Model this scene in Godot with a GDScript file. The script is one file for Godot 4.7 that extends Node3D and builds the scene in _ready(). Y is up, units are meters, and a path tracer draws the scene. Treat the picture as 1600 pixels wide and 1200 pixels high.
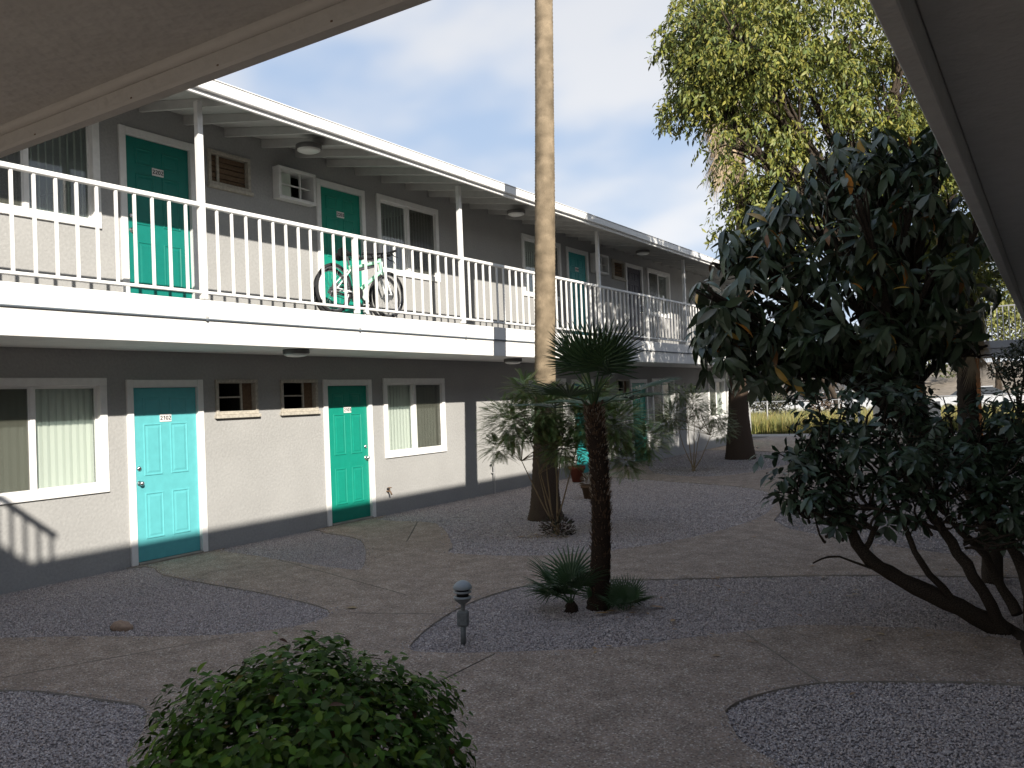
extends Node3D

# ---------------------------------------------------------------- constants
const EYE := Vector3(0, 1.72, 0)
const WX := -8.91        # front face of the left wing's wall
const FX := -7.65        # front of its balcony slab
const UP_Y := 2.945      # upper floor level
const SUN := Vector3(-1.0, -0.59, -0.70)
const FOCAL := 1317.1

var M := {}
var rng := RandomNumberGenerator.new()
var cam_basis: Basis
var used := {}

# ---------------------------------------------------------------- helpers
func ray(px: float, py: float) -> Vector3:
	return cam_basis * Vector3((px - 800.0) / FOCAL, -(py - 600.0) / FOCAL, -1.0)

func at(px: float, py: float, depth: float) -> Vector3:
	return EYE + ray(px, py) * depth

func rnd(a: float, b: float) -> float:
	return rng.randf_range(a, b)

func rvec() -> Vector3:
	while true:
		var v := Vector3(rnd(-1, 1), rnd(-1, 1), rnd(-1, 1))
		if v.length_squared() < 1.0 and v.length_squared() > 0.001:
			return v
	return Vector3.UP

func numbered(called: String) -> String:
	if not used.has(called):
		used[called] = 0
		return called
	used[called] += 1
	return "%s_%03d" % [called, used[called]]

func wpos(n: Node) -> Vector3:
	var p := Vector3.ZERO
	while n != self and n is Node3D:
		p += (n as Node3D).position
		n = n.get_parent()
	return p

func tag(o: Node, label := "", category := "", group := "", kind := "") -> void:
	if label: o.set_meta("label", label)
	if category: o.set_meta("category", category)
	if group: o.set_meta("group", group)
	if kind: o.set_meta("kind", kind)

func thing(called: String, label: String, category: String, where: Vector3, group := "", turn := 0.0) -> Node3D:
	var o := Node3D.new()
	o.name = numbered(called)
	add_child(o)
	o.position = where
	o.rotation.y = turn
	tag(o, label, category, group)
	return o

# a mesh whose vertices are given round the world point wp; parents are not turned
func obj(called: String, mesh: Mesh, mat: Material, parent: Node, wp := Vector3.ZERO) -> MeshInstance3D:
	var o := MeshInstance3D.new()
	o.name = numbered(called) if parent == self else called
	o.mesh = mesh
	if mat: o.material_override = mat
	parent.add_child(o, true)
	o.position = wp - wpos(parent)
	return o

# a mesh in its parent's own axes
func loc(called: String, mesh: Mesh, mat: Material, parent: Node, p := Vector3.ZERO) -> MeshInstance3D:
	var o := MeshInstance3D.new()
	o.name = called
	o.mesh = mesh
	if mat: o.material_override = mat
	parent.add_child(o, true)
	o.position = p
	return o

func st_new() -> SurfaceTool:
	var st := SurfaceTool.new()
	st.begin(Mesh.PRIMITIVE_TRIANGLES)
	return st

func fin(st: SurfaceTool) -> ArrayMesh:
	st.generate_normals()
	return st.commit()

func quad(st: SurfaceTool, a: Vector3, b: Vector3, c: Vector3, d: Vector3) -> void:
	for v in [a, b, c, a, c, d]: st.add_vertex(v)

func box(st: SurfaceTool, lo: Vector3, hi: Vector3, b := Basis(), o := Vector3.ZERO, bev := 0.0) -> void:
	st.set_smooth_group(-1)
	var c := (lo + hi) * 0.5
	var h := (hi - lo) * 0.5
	if bev <= 0.0:
		var p := []
		for i in 8:
			p.append(o + b * (c + Vector3(h.x * (1 if i & 1 else -1), h.y * (1 if i & 2 else -1), h.z * (1 if i & 4 else -1))))
		quad(st, p[0], p[1], p[3], p[2]); quad(st, p[5], p[4], p[6], p[7])
		quad(st, p[4], p[0], p[2], p[6]); quad(st, p[1], p[5], p[7], p[3])
		quad(st, p[2], p[3], p[7], p[6]); quad(st, p[4], p[5], p[1], p[0])
		return
	bev = min(bev, min(h.x, min(h.y, h.z)) * 0.9)
	# faces inset by bev, with chamfers between them
	var V := func(sx, sy, sz, ax):
		var k := h - Vector3.ONE * bev
		k[ax] = h[ax]
		return o + b * (c + Vector3(k.x * sx, k.y * sy, k.z * sz))
	for ax in 3:
		for s in [-1, 1]:
			var u := (ax + 1) % 3
			var w := (ax + 2) % 3
			var q := []
			for e in [[-1, -1], [1, -1], [1, 1], [-1, 1]]:
				var sg := [0, 0, 0]
				sg[ax] = s; sg[u] = e[0]; sg[w] = e[1]
				q.append(V.call(sg[0], sg[1], sg[2], ax))
			if s > 0: quad(st, q[3], q[2], q[1], q[0])
			else: quad(st, q[0], q[1], q[2], q[3])
	for ax in 3:
		var u := (ax + 1) % 3
		var w := (ax + 2) % 3
		for e in [[-1, -1], [1, -1], [1, 1], [-1, 1]]:
			var s0 := [0, 0, 0]; var s1 := [0, 0, 0]
			s0[u] = e[0]; s0[w] = e[1]; s0[ax] = -1
			s1[u] = e[0]; s1[w] = e[1]; s1[ax] = 1
			quad(st, V.call(s0[0], s0[1], s0[2], u), V.call(s0[0], s0[1], s0[2], w), V.call(s1[0], s1[1], s1[2], w), V.call(s1[0], s1[1], s1[2], u))
	for i in 8:
		var sx := 1 if i & 1 else -1
		var sy := 1 if i & 2 else -1
		var sz := 1 if i & 4 else -1
		for v in [V.call(sx, sy, sz, 0), V.call(sx, sy, sz, 1), V.call(sx, sy, sz, 2)]: st.add_vertex(v)

func bmesh(size: Vector3, bev := 0.004) -> ArrayMesh:
	var st := st_new()
	box(st, -size * 0.5, size * 0.5, Basis(), Vector3.ZERO, bev)
	return fin(st)

# a box part between two world corners
func slab(called: String, lo: Vector3, hi: Vector3, mat: Material, parent: Node, bev := 0.004) -> MeshInstance3D:
	var a := lo.min(hi)
	var z := lo.max(hi)
	return obj(called, bmesh(z - a, bev), mat, parent, (a + z) * 0.5)

func tube(st: SurfaceTool, pts: Array, radii: Array, sides := 8, cap := true, lump := 0.0) -> void:
	st.set_smooth_group(0)
	var rings := []
	var n: int = pts.size()
	var side := Vector3.ZERO
	for i in n:
		var t: Vector3 = (pts[min(i + 1, n - 1)] - pts[max(i - 1, 0)]).normalized()
		if i == 0:
			side = t.cross(Vector3(0.31, 0.2, 0.93)).normalized()
		else:
			side = (side - t * side.dot(t)).normalized()
		var up := t.cross(side)
		var ring := []
		for k in sides:
			var a := TAU * k / sides
			var r: float = radii[i] * (1.0 + (rnd(-lump, lump) if lump > 0 else 0.0))
			ring.append(pts[i] + (side * cos(a) + up * sin(a)) * r)
		rings.append(ring)
	for i in n - 1:
		for k in sides:
			var j := (k + 1) % sides
			quad(st, rings[i][k], rings[i][j], rings[i + 1][j], rings[i + 1][k])
	if cap:
		st.set_smooth_group(-1)
		for k in range(1, sides - 1):
			for v in [rings[0][0], rings[0][k + 1], rings[0][k]]: st.add_vertex(v)
			for v in [rings[n - 1][0], rings[n - 1][k], rings[n - 1][k + 1]]: st.add_vertex(v)
		st.set_smooth_group(0)

func tmesh(pts: Array, radii: Array, sides := 8, lump := 0.0) -> ArrayMesh:
	var st := st_new()
	tube(st, pts, radii, sides, true, lump)
	return fin(st)

# turned shape round y: prof = [[radius, y], ...]
func lathe(st: SurfaceTool, prof: Array, sides := 20, o := Vector3.ZERO, flat := false) -> void:
	st.set_smooth_group(-1 if flat else 0)
	for i in prof.size() - 1:
		if not flat: st.set_smooth_group(i + 1 if prof[i].size() > 2 else 0)
		for k in sides:
			var a := TAU * k / sides
			var b := TAU * (k + 1) / sides
			var p := func(q, t): return o + Vector3(q[0] * cos(t), q[1], q[0] * sin(t))
			quad(st, p.call(prof[i], a), p.call(prof[i], b), p.call(prof[i + 1], b), p.call(prof[i + 1], a))

func smooth_pts(ctrl: Array, n: int) -> Array:
	var out := []
	for i in ctrl.size() - 1:
		var p0: Vector3 = ctrl[max(i - 1, 0)]
		var p1: Vector3 = ctrl[i]
		var p2: Vector3 = ctrl[i + 1]
		var p3: Vector3 = ctrl[min(i + 2, ctrl.size() - 1)]
		for k in n:
			out.append(p1.cubic_interpolate(p2, p0, p3, float(k) / n))
	out.append(ctrl[-1])
	return out

func limb(st: SurfaceTool, ctrl: Array, r0: float, r1: float, sides := 7, wob := 0.02) -> Array:
	var pts := smooth_pts(ctrl, 4)
	var rad := []
	for i in pts.size():
		var t := float(i) / (pts.size() - 1)
		if i > 0 and i < pts.size() - 1: pts[i] += rvec() * wob * (0.4 + 0.6 * (1.0 - t))
		rad.append(lerp(r0, r1, pow(t, 0.8)) * rnd(0.92, 1.1))
	tube(st, pts, rad, sides, true, 0.06)
	return pts

# ---------------------------------------------------------------- textures and materials
func srgb(c: Color) -> Color:
	return c.linear_to_srgb()

func noise_img(freq: float, size: int, seed_: int, type := FastNoiseLite.TYPE_SIMPLEX_SMOOTH, oct := 4) -> Image:
	var n := FastNoiseLite.new()
	n.seed = seed_
	n.noise_type = type
	n.frequency = freq
	n.fractal_octaves = oct
	if type == FastNoiseLite.TYPE_CELLULAR:
		n.fractal_type = FastNoiseLite.FRACTAL_NONE
		n.cellular_return_type = FastNoiseLite.RETURN_CELL_VALUE
		n.cellular_jitter = 1.0
		return n.get_image(size, size, false, false, false)
	return n.get_seamless_image(size, size, false, false, 0.15, true)

func nmap(img: Image, strength: float) -> ImageTexture:
	var h: Image = img.duplicate()
	h.convert(Image.FORMAT_RGBA8)
	h.bump_map_to_normal_map(strength)
	return ImageTexture.create_from_image(h)

func mat(lin: Color, rough := 0.7, spec := 0.5, metal := 0.0) -> StandardMaterial3D:
	var m := StandardMaterial3D.new()
	m.albedo_color = srgb(lin)
	m.roughness = rough
	m.metallic_specular = spec
	m.metallic = metal
	return m

func tri(m: StandardMaterial3D, metres: float, world := true) -> StandardMaterial3D:
	m.uv1_triplanar = true
	m.uv1_world_triplanar = world
	m.uv1_scale = Vector3.ONE / metres
	m.uv1_triplanar_sharpness = 4.0
	return m

# grey-level texture around 1.0 for tinting
func tone_tex(img: Image, lo: float, hi: float) -> ImageTexture:
	var s := img.get_width()
	var o := Image.create(s, s, false, Image.FORMAT_RGB8)
	for y in s:
		for x in s:
			var v: float = lerp(lo, hi, img.get_pixel(x, y).r)
			o.set_pixel(x, y, Color(v, v, v))
	return ImageTexture.create_from_image(o)

func pebble_tex(size: int, freq: float, seed_: int, cols: Array, bind: Color, share: float) -> Array:
	var a := noise_img(freq, size, seed_, FastNoiseLite.TYPE_CELLULAR)
	var n2 := FastNoiseLite.new()
	n2.seed = seed_
	n2.noise_type = FastNoiseLite.TYPE_CELLULAR
	n2.frequency = freq
	n2.fractal_type = FastNoiseLite.FRACTAL_NONE
	n2.cellular_return_type = FastNoiseLite.RETURN_DISTANCE2_SUB
	n2.cellular_jitter = 1.0
	var b := n2.get_image(size, size, false, false, true)
	var f := noise_img(0.09, size, seed_ + 5)
	var o := Image.create(size, size, false, Image.FORMAT_RGB8)
	var h := Image.create(size, size, false, Image.FORMAT_RGBA8)
	for y in size:
		for x in size:
			var v: float = a.get_pixel(x, y).r
			var e: float = b.get_pixel(x, y).r
			var q: float = f.get_pixel(x, y).r
			var pick := int(v * 977.0)
			var c: Color = cols[pick % cols.size()]
			var edge := clampf((e - 0.10) * 5.0, 0.0, 1.0)
			if float((pick * 37) % 100) / 100.0 > share: edge *= 0.12
			var k: Color = bind.lerp(c, edge) * lerpf(0.75, 1.25, q)
			o.set_pixel(x, y, srgb(k))
			var hh := clampf(edge * 0.8 + q * 0.2, 0.0, 1.0)
			h.set_pixel(x, y, Color(hh, hh, hh))
	h.bump_map_to_normal_map(3.0)
	return [ImageTexture.create_from_image(o), ImageTexture.create_from_image(h)]

func make_materials() -> void:
	var fine := noise_img(0.06, 512, 3)
	var coarse := noise_img(0.012, 512, 9)
	var lumps := noise_img(0.05, 512, 21, FastNoiseLite.TYPE_SIMPLEX_SMOOTH, 3)
	var t_fine := tone_tex(fine, 0.93, 1.0)
	var t_coarse := tone_tex(coarse, 0.80, 1.0)
	var t_soft := tone_tex(coarse, 0.95, 1.0)
	var n_fine := nmap(fine, 2.0)
	var n_lumps := nmap(lumps, 5.0)
	var blotch := func(m: StandardMaterial3D, tex: Texture2D, metres: float):
		m.detail_enabled = true
		m.detail_blend_mode = BaseMaterial3D.BLEND_MODE_MUL
		m.detail_albedo = tex
		m.detail_uv_layer = BaseMaterial3D.DETAIL_UV_2
		m.uv2_triplanar = true
		m.uv2_world_triplanar = true
		m.uv2_scale = Vector3.ONE / metres
	# stucco
	M.stucco = tri(mat(Color(0.395, 0.392, 0.384), 0.92, 0.3), 1.3)
	M.stucco.albedo_texture = t_fine
	M.stucco.normal_enabled = true
	M.stucco.normal_texture = n_lumps
	M.stucco.normal_scale = 0.2
	blotch.call(M.stucco, t_soft, 5.3)
	# paints
	M.white = tri(mat(Color(0.82, 0.815, 0.80), 0.5, 0.4), 0.7)
	M.white.albedo_texture = t_soft
	M.white.normal_enabled = true; M.white.normal_texture = n_fine; M.white.normal_scale = 0.12
	M.slabw = tri(mat(Color(0.80, 0.79, 0.77), 0.75, 0.3), 1.4)
	M.slabw.albedo_texture = t_soft
	M.slabw.normal_enabled = true; M.slabw.normal_texture = n_fine; M.slabw.normal_scale = 0.25
	M.soffit = tri(mat(Color(0.54, 0.535, 0.52), 0.85, 0.3), 1.1)
	M.soffit.albedo_texture = t_soft
	M.soffit.normal_enabled = true; M.soffit.normal_texture = n_lumps; M.soffit.normal_scale = 0.25
	M.floor = tri(mat(Color(0.28, 0.275, 0.265), 0.9, 0.3), 1.1)
	M.floor.albedo_texture = t_coarse
	M.cream = tri(mat(Color(0.54, 0.50, 0.43), 0.8, 0.3), 0.35)
	M.cream.albedo_texture = t_coarse
	M.rustwood = tri(mat(Color(0.20, 0.135, 0.09), 0.85, 0.2), 0.3)
	M.rustwood.albedo_texture = t_coarse
	M.dark = mat(Color(0.018, 0.017, 0.016), 0.8, 0.3)
	M.room = mat(Color(0.16, 0.15, 0.14), 0.9, 0.2)
	M.dark_bar = mat(Color(0.10, 0.12, 0.14), 0.6, 0.4)
	M.chrome = mat(Color(0.7, 0.7, 0.7), 0.25, 0.5, 1.0)
	M.lampgrey = mat(Color(0.13, 0.125, 0.12), 0.5, 0.5)
	M.lampglass = mat(Color(0.75, 0.75, 0.72), 0.3, 0.5)
	M.blind = mat(Color(0.62, 0.68, 0.60), 0.7, 0.3)
	M.blind.cull_mode = BaseMaterial3D.CULL_DISABLED
	for d in [["door_turq", Color(0.115, 0.45, 0.48)], ["door_teal", Color(0.008, 0.26, 0.185)], ["door_deep", Color(0.006, 0.185, 0.15)], ["door_sea", Color(0.03, 0.33, 0.33)]]:
		var m: StandardMaterial3D = tri(mat(d[1], 0.42, 0.4), 0.8)
		m.albedo_texture = t_soft
		M[d[0]] = m
	M.doorway_shade = mat(Color(0.05, 0.045, 0.06), 0.5, 0.4)  # darkness inside an open doorway, put into the leaf's colour
	M.plate = mat(Color(0.72, 0.70, 0.68), 0.5, 0.4)
	M.print = mat(Color(0.04, 0.04, 0.045), 0.6, 0.3)
	M.glass = mat(Color(0.35, 0.45, 0.42), 0.02, 1.0)
	M.glass.transparency = BaseMaterial3D.TRANSPARENCY_ALPHA
	M.glass.albedo_color.a = 0.12
	M.screen = mat(Color(0.09, 0.09, 0.07), 0.3, 0.5)
	M.screen.transparency = BaseMaterial3D.TRANSPARENCY_ALPHA
	M.screen.albedo_color.a = 0.42
	# ground
	var agg := pebble_tex(1024, 0.13, 77, [Color(0.522, 0.393, 0.314), Color(0.336, 0.251, 0.202), Color(0.650, 0.530, 0.442), Color(0.232, 0.171, 0.146), Color(0.499, 0.422, 0.375), Color(0.418, 0.302, 0.230), Color(0.766, 0.673, 0.582), Color(0.464, 0.376, 0.314)], Color(0.383, 0.308, 0.252), 0.9)
	M.aggregate = tri(mat(Color(1, 1, 1), 0.9, 0.3), 1.7)
	M.aggregate.albedo_texture = agg[0]
	M.aggregate.normal_enabled = true; M.aggregate.normal_texture = agg[1]; M.aggregate.normal_scale = 0.8
	blotch.call(M.aggregate, tone_tex(noise_img(0.022, 512, 31, FastNoiseLite.TYPE_SIMPLEX_SMOOTH, 6), 0.80, 1.0), 3.3)
	var grv := pebble_tex(512, 0.16, 11, [Color(0.455, 0.403, 0.384), Color(0.319, 0.279, 0.278), Color(0.546, 0.492, 0.468), Color(0.272, 0.247, 0.245)], Color(0.307, 0.274, 0.268), 1.0)
	M.gravel = tri(mat(Color(1, 1, 1), 0.92, 0.3), 0.85)
	M.gravel.albedo_texture = grv[0]
	M.gravel.normal_enabled = true; M.gravel.normal_texture = grv[1]
	blotch.call(M.gravel, t_coarse, 3.7)
	M.stones = mat(Color(1, 1, 1), 0.85, 0.3)
	M.stones.vertex_color_use_as_albedo = true
	M.dirt = tri(mat(Color(0.36, 0.31, 0.255), 0.95, 0.2), 3.0)
	M.dirt.albedo_texture = t_coarse
	blotch.call(M.dirt, t_coarse, 17.0)
	M.asphalt = tri(mat(Color(0.07, 0.07, 0.072), 0.9, 0.3), 1.5)
	M.asphalt.albedo_texture = t_fine
	M.walk = tri(mat(Color(0.42, 0.38, 0.33), 0.9, 0.3), 2.0)
	M.walk.albedo_texture = t_coarse
	M.rock = tri(mat(Color(0.42, 0.30, 0.22), 0.9, 0.3), 0.2)
	M.rock.albedo_texture = t_coarse
	# bark
	M.palmbark = tri(mat(Color(0.56, 0.44, 0.30), 0.95, 0.2), 0.5)
	M.palmbark.uv1_scale = Vector3(2.2, 9.0, 2.2)
	M.palmbark.albedo_texture = tone_tex(lumps, 0.62, 1.0)
	M.palmbark.normal_enabled = true; M.palmbark.normal_texture = n_lumps; M.palmbark.normal_scale = 1.0
	blotch.call(M.palmbark, tone_tex(coarse, 0.6, 1.0), 1.7)
	M.oldbark = tri(mat(Color(0.14, 0.10, 0.075), 0.95, 0.2), 0.4)
	M.oldbark.uv1_scale = Vector3(2.0, 4.0, 2.0)
	M.oldbark.albedo_texture = M.palmbark.albedo_texture
	M.oldbark.normal_enabled = true; M.oldbark.normal_texture = n_lumps; M.oldbark.normal_scale = 1.0
	M.fibre = tri(mat(Color(0.075, 0.05, 0.036), 0.95, 0.2), 0.25)
	M.fibre.albedo_texture = tone_tex(lumps, 0.4, 1.0)
	M.stub = mat(Color(0.15, 0.095, 0.06), 0.9, 0.2)
	M.stubpale = mat(Color(0.42, 0.34, 0.26), 0.9, 0.2)
	M.bark = tri(mat(Color(0.10, 0.078, 0.06), 0.95, 0.2), 0.3)
	M.bark.albedo_texture = tone_tex(lumps, 0.5, 1.0)
	M.bark.normal_enabled = true; M.bark.normal_texture = n_lumps; M.bark.normal_scale = 1.0
	M.twig = mat(Color(0.30, 0.22, 0.13), 0.9, 0.2)
	M.skirt = mat(Color(0.42, 0.33, 0.22), 0.9, 0.2)
	M.leafvar = mat(Color(1, 1, 1), 0.5, 0.4)
	M.leafvar.vertex_color_use_as_albedo = true
	M.leafvar.backlight_enabled = true
	M.leafvar.backlight = Color(0.25, 0.28, 0.1)
	M.leafgloss = mat(Color(1, 1, 1), 0.36, 0.55)
	M.leafgloss.vertex_color_use_as_albedo = true
	M.leafsoft = M.leafgloss.duplicate()
	M.leafsoft.roughness = 0.55
	M.leafsoft.metallic_specular = 0.22
	M.leafsoft.backlight_enabled = true
	M.leafsoft.backlight = Color(0.12, 0.2, 0.04)
	M.palmleaf = mat(Color(0.045, 0.085, 0.032), 0.45, 0.45)
	M.palmleaf_b = mat(Color(0.06, 0.105, 0.036), 0.45, 0.45)
	M.palmyellow = mat(Color(0.22, 0.24, 0.07), 0.55, 0.4)
	M.terracotta = tri(mat(Color(0.25, 0.075, 0.045), 0.8, 0.3), 0.3)
	M.terracotta.albedo_texture = t_coarse
	M.galv = mat(Color(0.5, 0.5, 0.5), 0.45, 0.5, 0.6)
	M.wire = mat(Color(0.2, 0.2, 0.2), 0.6, 0.4)
	M.tyre = mat(Color(0.03, 0.03, 0.032), 0.85, 0.3)
	M.rubber = mat(Color(0.02, 0.02, 0.022), 0.6, 0.3)
	M.mint = mat(Color(0.38, 0.78, 0.52), 0.35, 0.5)
	M.bikewhite = mat(Color(0.8, 0.82, 0.82), 0.35, 0.5)
	M.steel = mat(Color(0.35, 0.36, 0.38), 0.35, 0.5, 0.9)
	M.pathlight = tri(mat(Color(0.22, 0.235, 0.235), 0.6, 0.4), 0.2)
	M.pathlight.albedo_texture = t_coarse
	M.pathcap = mat(Color(0.30, 0.33, 0.345), 0.5, 0.4)
	M.carpaint = mat(Color(0.62, 0.63, 0.65), 0.25, 0.6)
	M.carglass = mat(Color(0.03, 0.035, 0.04), 0.05, 0.7)
	M.orangewood = tri(mat(Color(0.38, 0.16, 0.06), 0.8, 0.3), 0.5)
	M.orangewood.albedo_texture = t_coarse
	M.shade_grey = tri(mat(Color(0.28, 0.29, 0.31), 0.7, 0.4), 1.0)  # shade on the far walkway's fascia, put into its grey
	M.shade_grey.albedo_texture = t_soft

# ---------------------------------------------------------------- leaves
# one leaf from the origin along -Z, its upper face towards +Y
func leaf_mesh(length: float, width: float, droop: float, fold: float, segs := 4, wide_at := 0.45, stalk := 0.08) -> ArrayMesh:
	var st := st_new()
	st.set_smooth_group(0)
	var mid := []; var lft := []; var rgt := []
	for i in segs + 1:
		var t := float(i) / segs
		var w := pow(sin(PI * pow(t, log(0.5) / log(wide_at))), 0.85) * width * 0.5 if t > 0 and t < 1 else 0.0
		var y := -droop * t * t * length
		var z := -(stalk + t * (1.0 - stalk)) * length * (1.0 - 0.35 * droop * t)
		mid.append(Vector3(0, y, z))
		lft.append(Vector3(-w, y + fold * w, z))
		rgt.append(Vector3(w, y + fold * w, z))
	for i in segs:
		quad(st, mid[i], lft[i], lft[i + 1], mid[i + 1])
		quad(st, rgt[i], mid[i], mid[i + 1], rgt[i + 1])
	if stalk > 0.0:
		var s := width * 0.05
		quad(st, Vector3(-s, 0, 0), Vector3(s, 0, 0), Vector3(s, 0, mid[0].z), Vector3(-s, 0, mid[0].z))
	return fin(st)

func leaf_frame(p: Vector3, dir: Vector3, up: Vector3, s: float) -> Transform3D:
	var d := dir.normalized()
	var u := up - d * up.dot(d)
	if u.length() < 0.05: u = d.cross(Vector3(0.7, 0.1, 0.7))
	u = u.normalized()
	var x := d.cross(u)
	return Transform3D(Basis(x * s, u * s, -d * s), p)

func pick_col(cols: Array) -> Color:
	var c: Color = cols[rng.randi() % cols.size()]
	var d: Color = cols[rng.randi() % cols.size()]
	c = c.lerp(d, rnd(0, 0.5)) * rnd(0.8, 1.2)
	c.a = 1.0
	return c

# the nearest leaves become parts, all others one mass
func foliage(parent: Node3D, xf: Array, meshes: Array, cols: Array, base_mat: StandardMaterial3D, parts: int, called := "leaf", odd := [], odd_share := 0.0, mass_called := "foliage") -> void:
	var origin := wpos(parent)
	xf.sort_custom(func(a, b): return a.origin.distance_squared_to(EYE) < b.origin.distance_squared_to(EYE))
	var mats := []
	for i in 8:
		var m: StandardMaterial3D = base_mat.duplicate()
		m.vertex_color_use_as_albedo = false
		m.albedo_color = srgb(pick_col(cols))
		mats.append(m)
	var odds := []
	for c in odd:
		var m: StandardMaterial3D = base_mat.duplicate()
		m.vertex_color_use_as_albedo = false
		m.albedo_color = srgb(c)
		odds.append(m)
	var k: int = min(parts, xf.size())
	for i in k:
		var o := MeshInstance3D.new()
		o.name = called
		o.mesh = meshes[rng.randi() % meshes.size()]
		o.material_override = odds[rng.randi() % odds.size()] if odds.size() and rng.randf() < odd_share else mats[rng.randi() % mats.size()]
		parent.add_child(o, true)
		var t: Transform3D = xf[i]
		t.origin -= origin
		o.transform = t
	var rest := xf.size() - k
	if rest <= 0: return
	var per := int(ceil(float(rest) / meshes.size()))
	var next := k
	# one mass: a single MultiMesh with the first leaf shape
	var mm := MultiMesh.new()
	mm.transform_format = MultiMesh.TRANSFORM_3D
	mm.use_colors = true
	mm.mesh = meshes[0]
	mm.instance_count = rest
	for i in rest:
		var t: Transform3D = xf[k + i]
		t.origin -= origin
		mm.set_instance_transform(i, t)
		mm.set_instance_color(i, odd[rng.randi() % odd.size()] * rnd(0.8, 1.1) if odd.size() and rng.randf() < odd_share else pick_col(cols))
	var mi := MultiMeshInstance3D.new()
	mi.name = mass_called
	mi.multimesh = mm
	mi.material_override = base_mat
	parent.add_child(mi, true)
	mi.set_meta("kind", "stuff")

# a random point in the outer shell of one of the lobes [centre, radius]; returns [point, outward]
func lobe_point(lobes: Array, inner := 0.55, squash := 0.85) -> Array:
	var total := 0.0
	for l in lobes: total += l[1] * l[1]
	var r := rng.randf() * total
	var pick: Array = lobes[0]
	for l in lobes:
		r -= l[1] * l[1]
		if r <= 0:
			pick = l
			break
	var d := rvec().normalized()
	var rad: float = pick[1] * lerpf(inner, 1.0, sqrt(rng.randf()))
	return [pick[0] + Vector3(d.x, d.y * squash, d.z) * rad, d]

# rosettes of large leaves at twig ends
func rosettes(lobes: Array, count: int, leaves: int, hang: float, scale_lo: float, scale_hi: float) -> Array:
	var xf := []
	for i in count:
		var lp := lobe_point(lobes, 0.5)
		var axis: Vector3 = (lp[1] * 0.7 + Vector3(0, 0.55, 0) + rvec() * 0.4).normalized()
		var n := leaves + rng.randi_range(-2, 2)
		var side := axis.cross(Vector3(0.3, 0.9, 0.2)).normalized()
		var a0 := rnd(0, TAU)
		var pt: Vector3 = lp[0] + rvec() * 0.12
		for k in n:
			var a := a0 + k * 2.4
			var out := side.rotated(axis, a)
			var dir: Vector3 = out + axis * rnd(-0.1, 0.45) + Vector3(0, -hang * rnd(0.5, 1.3), 0)
			xf.append(leaf_frame(pt + axis * rnd(-0.05, 0.04) * scale_hi, dir, axis + Vector3(0, 0.6, 0) + rvec() * 0.35, rnd(scale_lo, scale_hi)))
	return xf

# a fan palm frond from the origin along -Z: stalk and pleated blade
func fan_mesh(stalk: float, blade: float, segs: int, spread: float, droop: float, seed_: int) -> ArrayMesh:
	var r := RandomNumberGenerator.new()
	r.seed = seed_
	var st := st_new()
	var hub := Vector3(0, -stalk * 0.10, -stalk)
	tube(st, [Vector3.ZERO, Vector3(0, stalk * 0.03, -stalk * 0.5), hub], [0.014 * blade / 0.5, 0.010 * blade / 0.5, 0.007 * blade / 0.5], 5)
	st.set_smooth_group(-1)
	var da := 2.0 * spread / segs
	for i in segs:
		var a := -spread + da * (i + 0.5)
		var L := blade * (0.72 + 0.28 * cos(a * 0.6)) * r.randf_range(0.92, 1.06)
		var dip := droop * r.randf_range(0.7, 1.4)
		var dir := Vector3(sin(a), 0, -cos(a))
		var side := Vector3(cos(a), 0, sin(a))
		var joined := 0.38
		var w := L * joined * tan(da * 0.5)
		var pt := func(t: float, s: float, lift: float):
			var cup := 0.16 * blade * (1.0 - cos(a)) * t
			return hub + dir * L * t + side * s + Vector3(0, lift + cup - dip * L * t * t * t, 0)
		var prev_l: Vector3 = hub
		var prev_r: Vector3 = hub
		var prev_m: Vector3 = hub
		for q in [[joined, w, 0.0], [0.68, w * 0.72, 0.0], [0.9, w * 0.34, 0.0], [1.0, 0.0, 0.0]]:
			var m: Vector3 = pt.call(q[0], 0.0, q[1] * 0.55)
			var l: Vector3 = pt.call(q[0], -q[1], 0.0)
			var rr: Vector3 = pt.call(q[0], q[1], 0.0)
			quad(st, prev_m, prev_l, l, m)
			quad(st, prev_r, prev_m, m, rr)
			prev_l = l; prev_r = rr; prev_m = m
	return fin(st)

func feather_mesh(length: float, pairs: int, leaflet: float) -> ArrayMesh:
	var st := st_new()
	st.set_smooth_group(-1)
	var w := 0.0022
	for i in 4:
		var t0 := i / 4.0; var t1 := (i + 1) / 4.0
		var a := Vector3(0, -0.22 * t0 * t0 * length, -t0 * length)
		var b := Vector3(0, -0.22 * t1 * t1 * length, -t1 * length)
		quad(st, a - Vector3(w, 0, 0), a + Vector3(w, 0, 0), b + Vector3(w, 0, 0), b - Vector3(w, 0, 0))
	for i in pairs:
		var t := 0.14 + 0.86 * i / (pairs - 1)
		var p := Vector3(0, -0.22 * t * t * length, -t * length)
		var l := leaflet * (0.55 + 0.9 * sin(PI * (0.15 + 0.8 * t)) * 0.5)
		for s in [-1, 1]:
			var d := Vector3(s * 0.85, -0.12, -0.5).normalized()
			var q := Vector3(s * 0.3, 0, 0.5).normalized() * l * 0.13
			quad(st, p, p + d * l * 0.45 + q, p + d * l, p + d * l * 0.45 - q)
	return fin(st)

# ---------------------------------------------------------------- the building's pieces
func text_mesh(s: String, size: float) -> TextMesh:
	var t := TextMesh.new()
	var f := SystemFont.new()
	f.font_names = PackedStringArray(["Droid Sans"])
	f.font_weight = 700
	t.font = f
	t.text = s
	t.font_size = 32
	t.pixel_size = size / 32.0
	t.depth = 0.002
	return t

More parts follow.
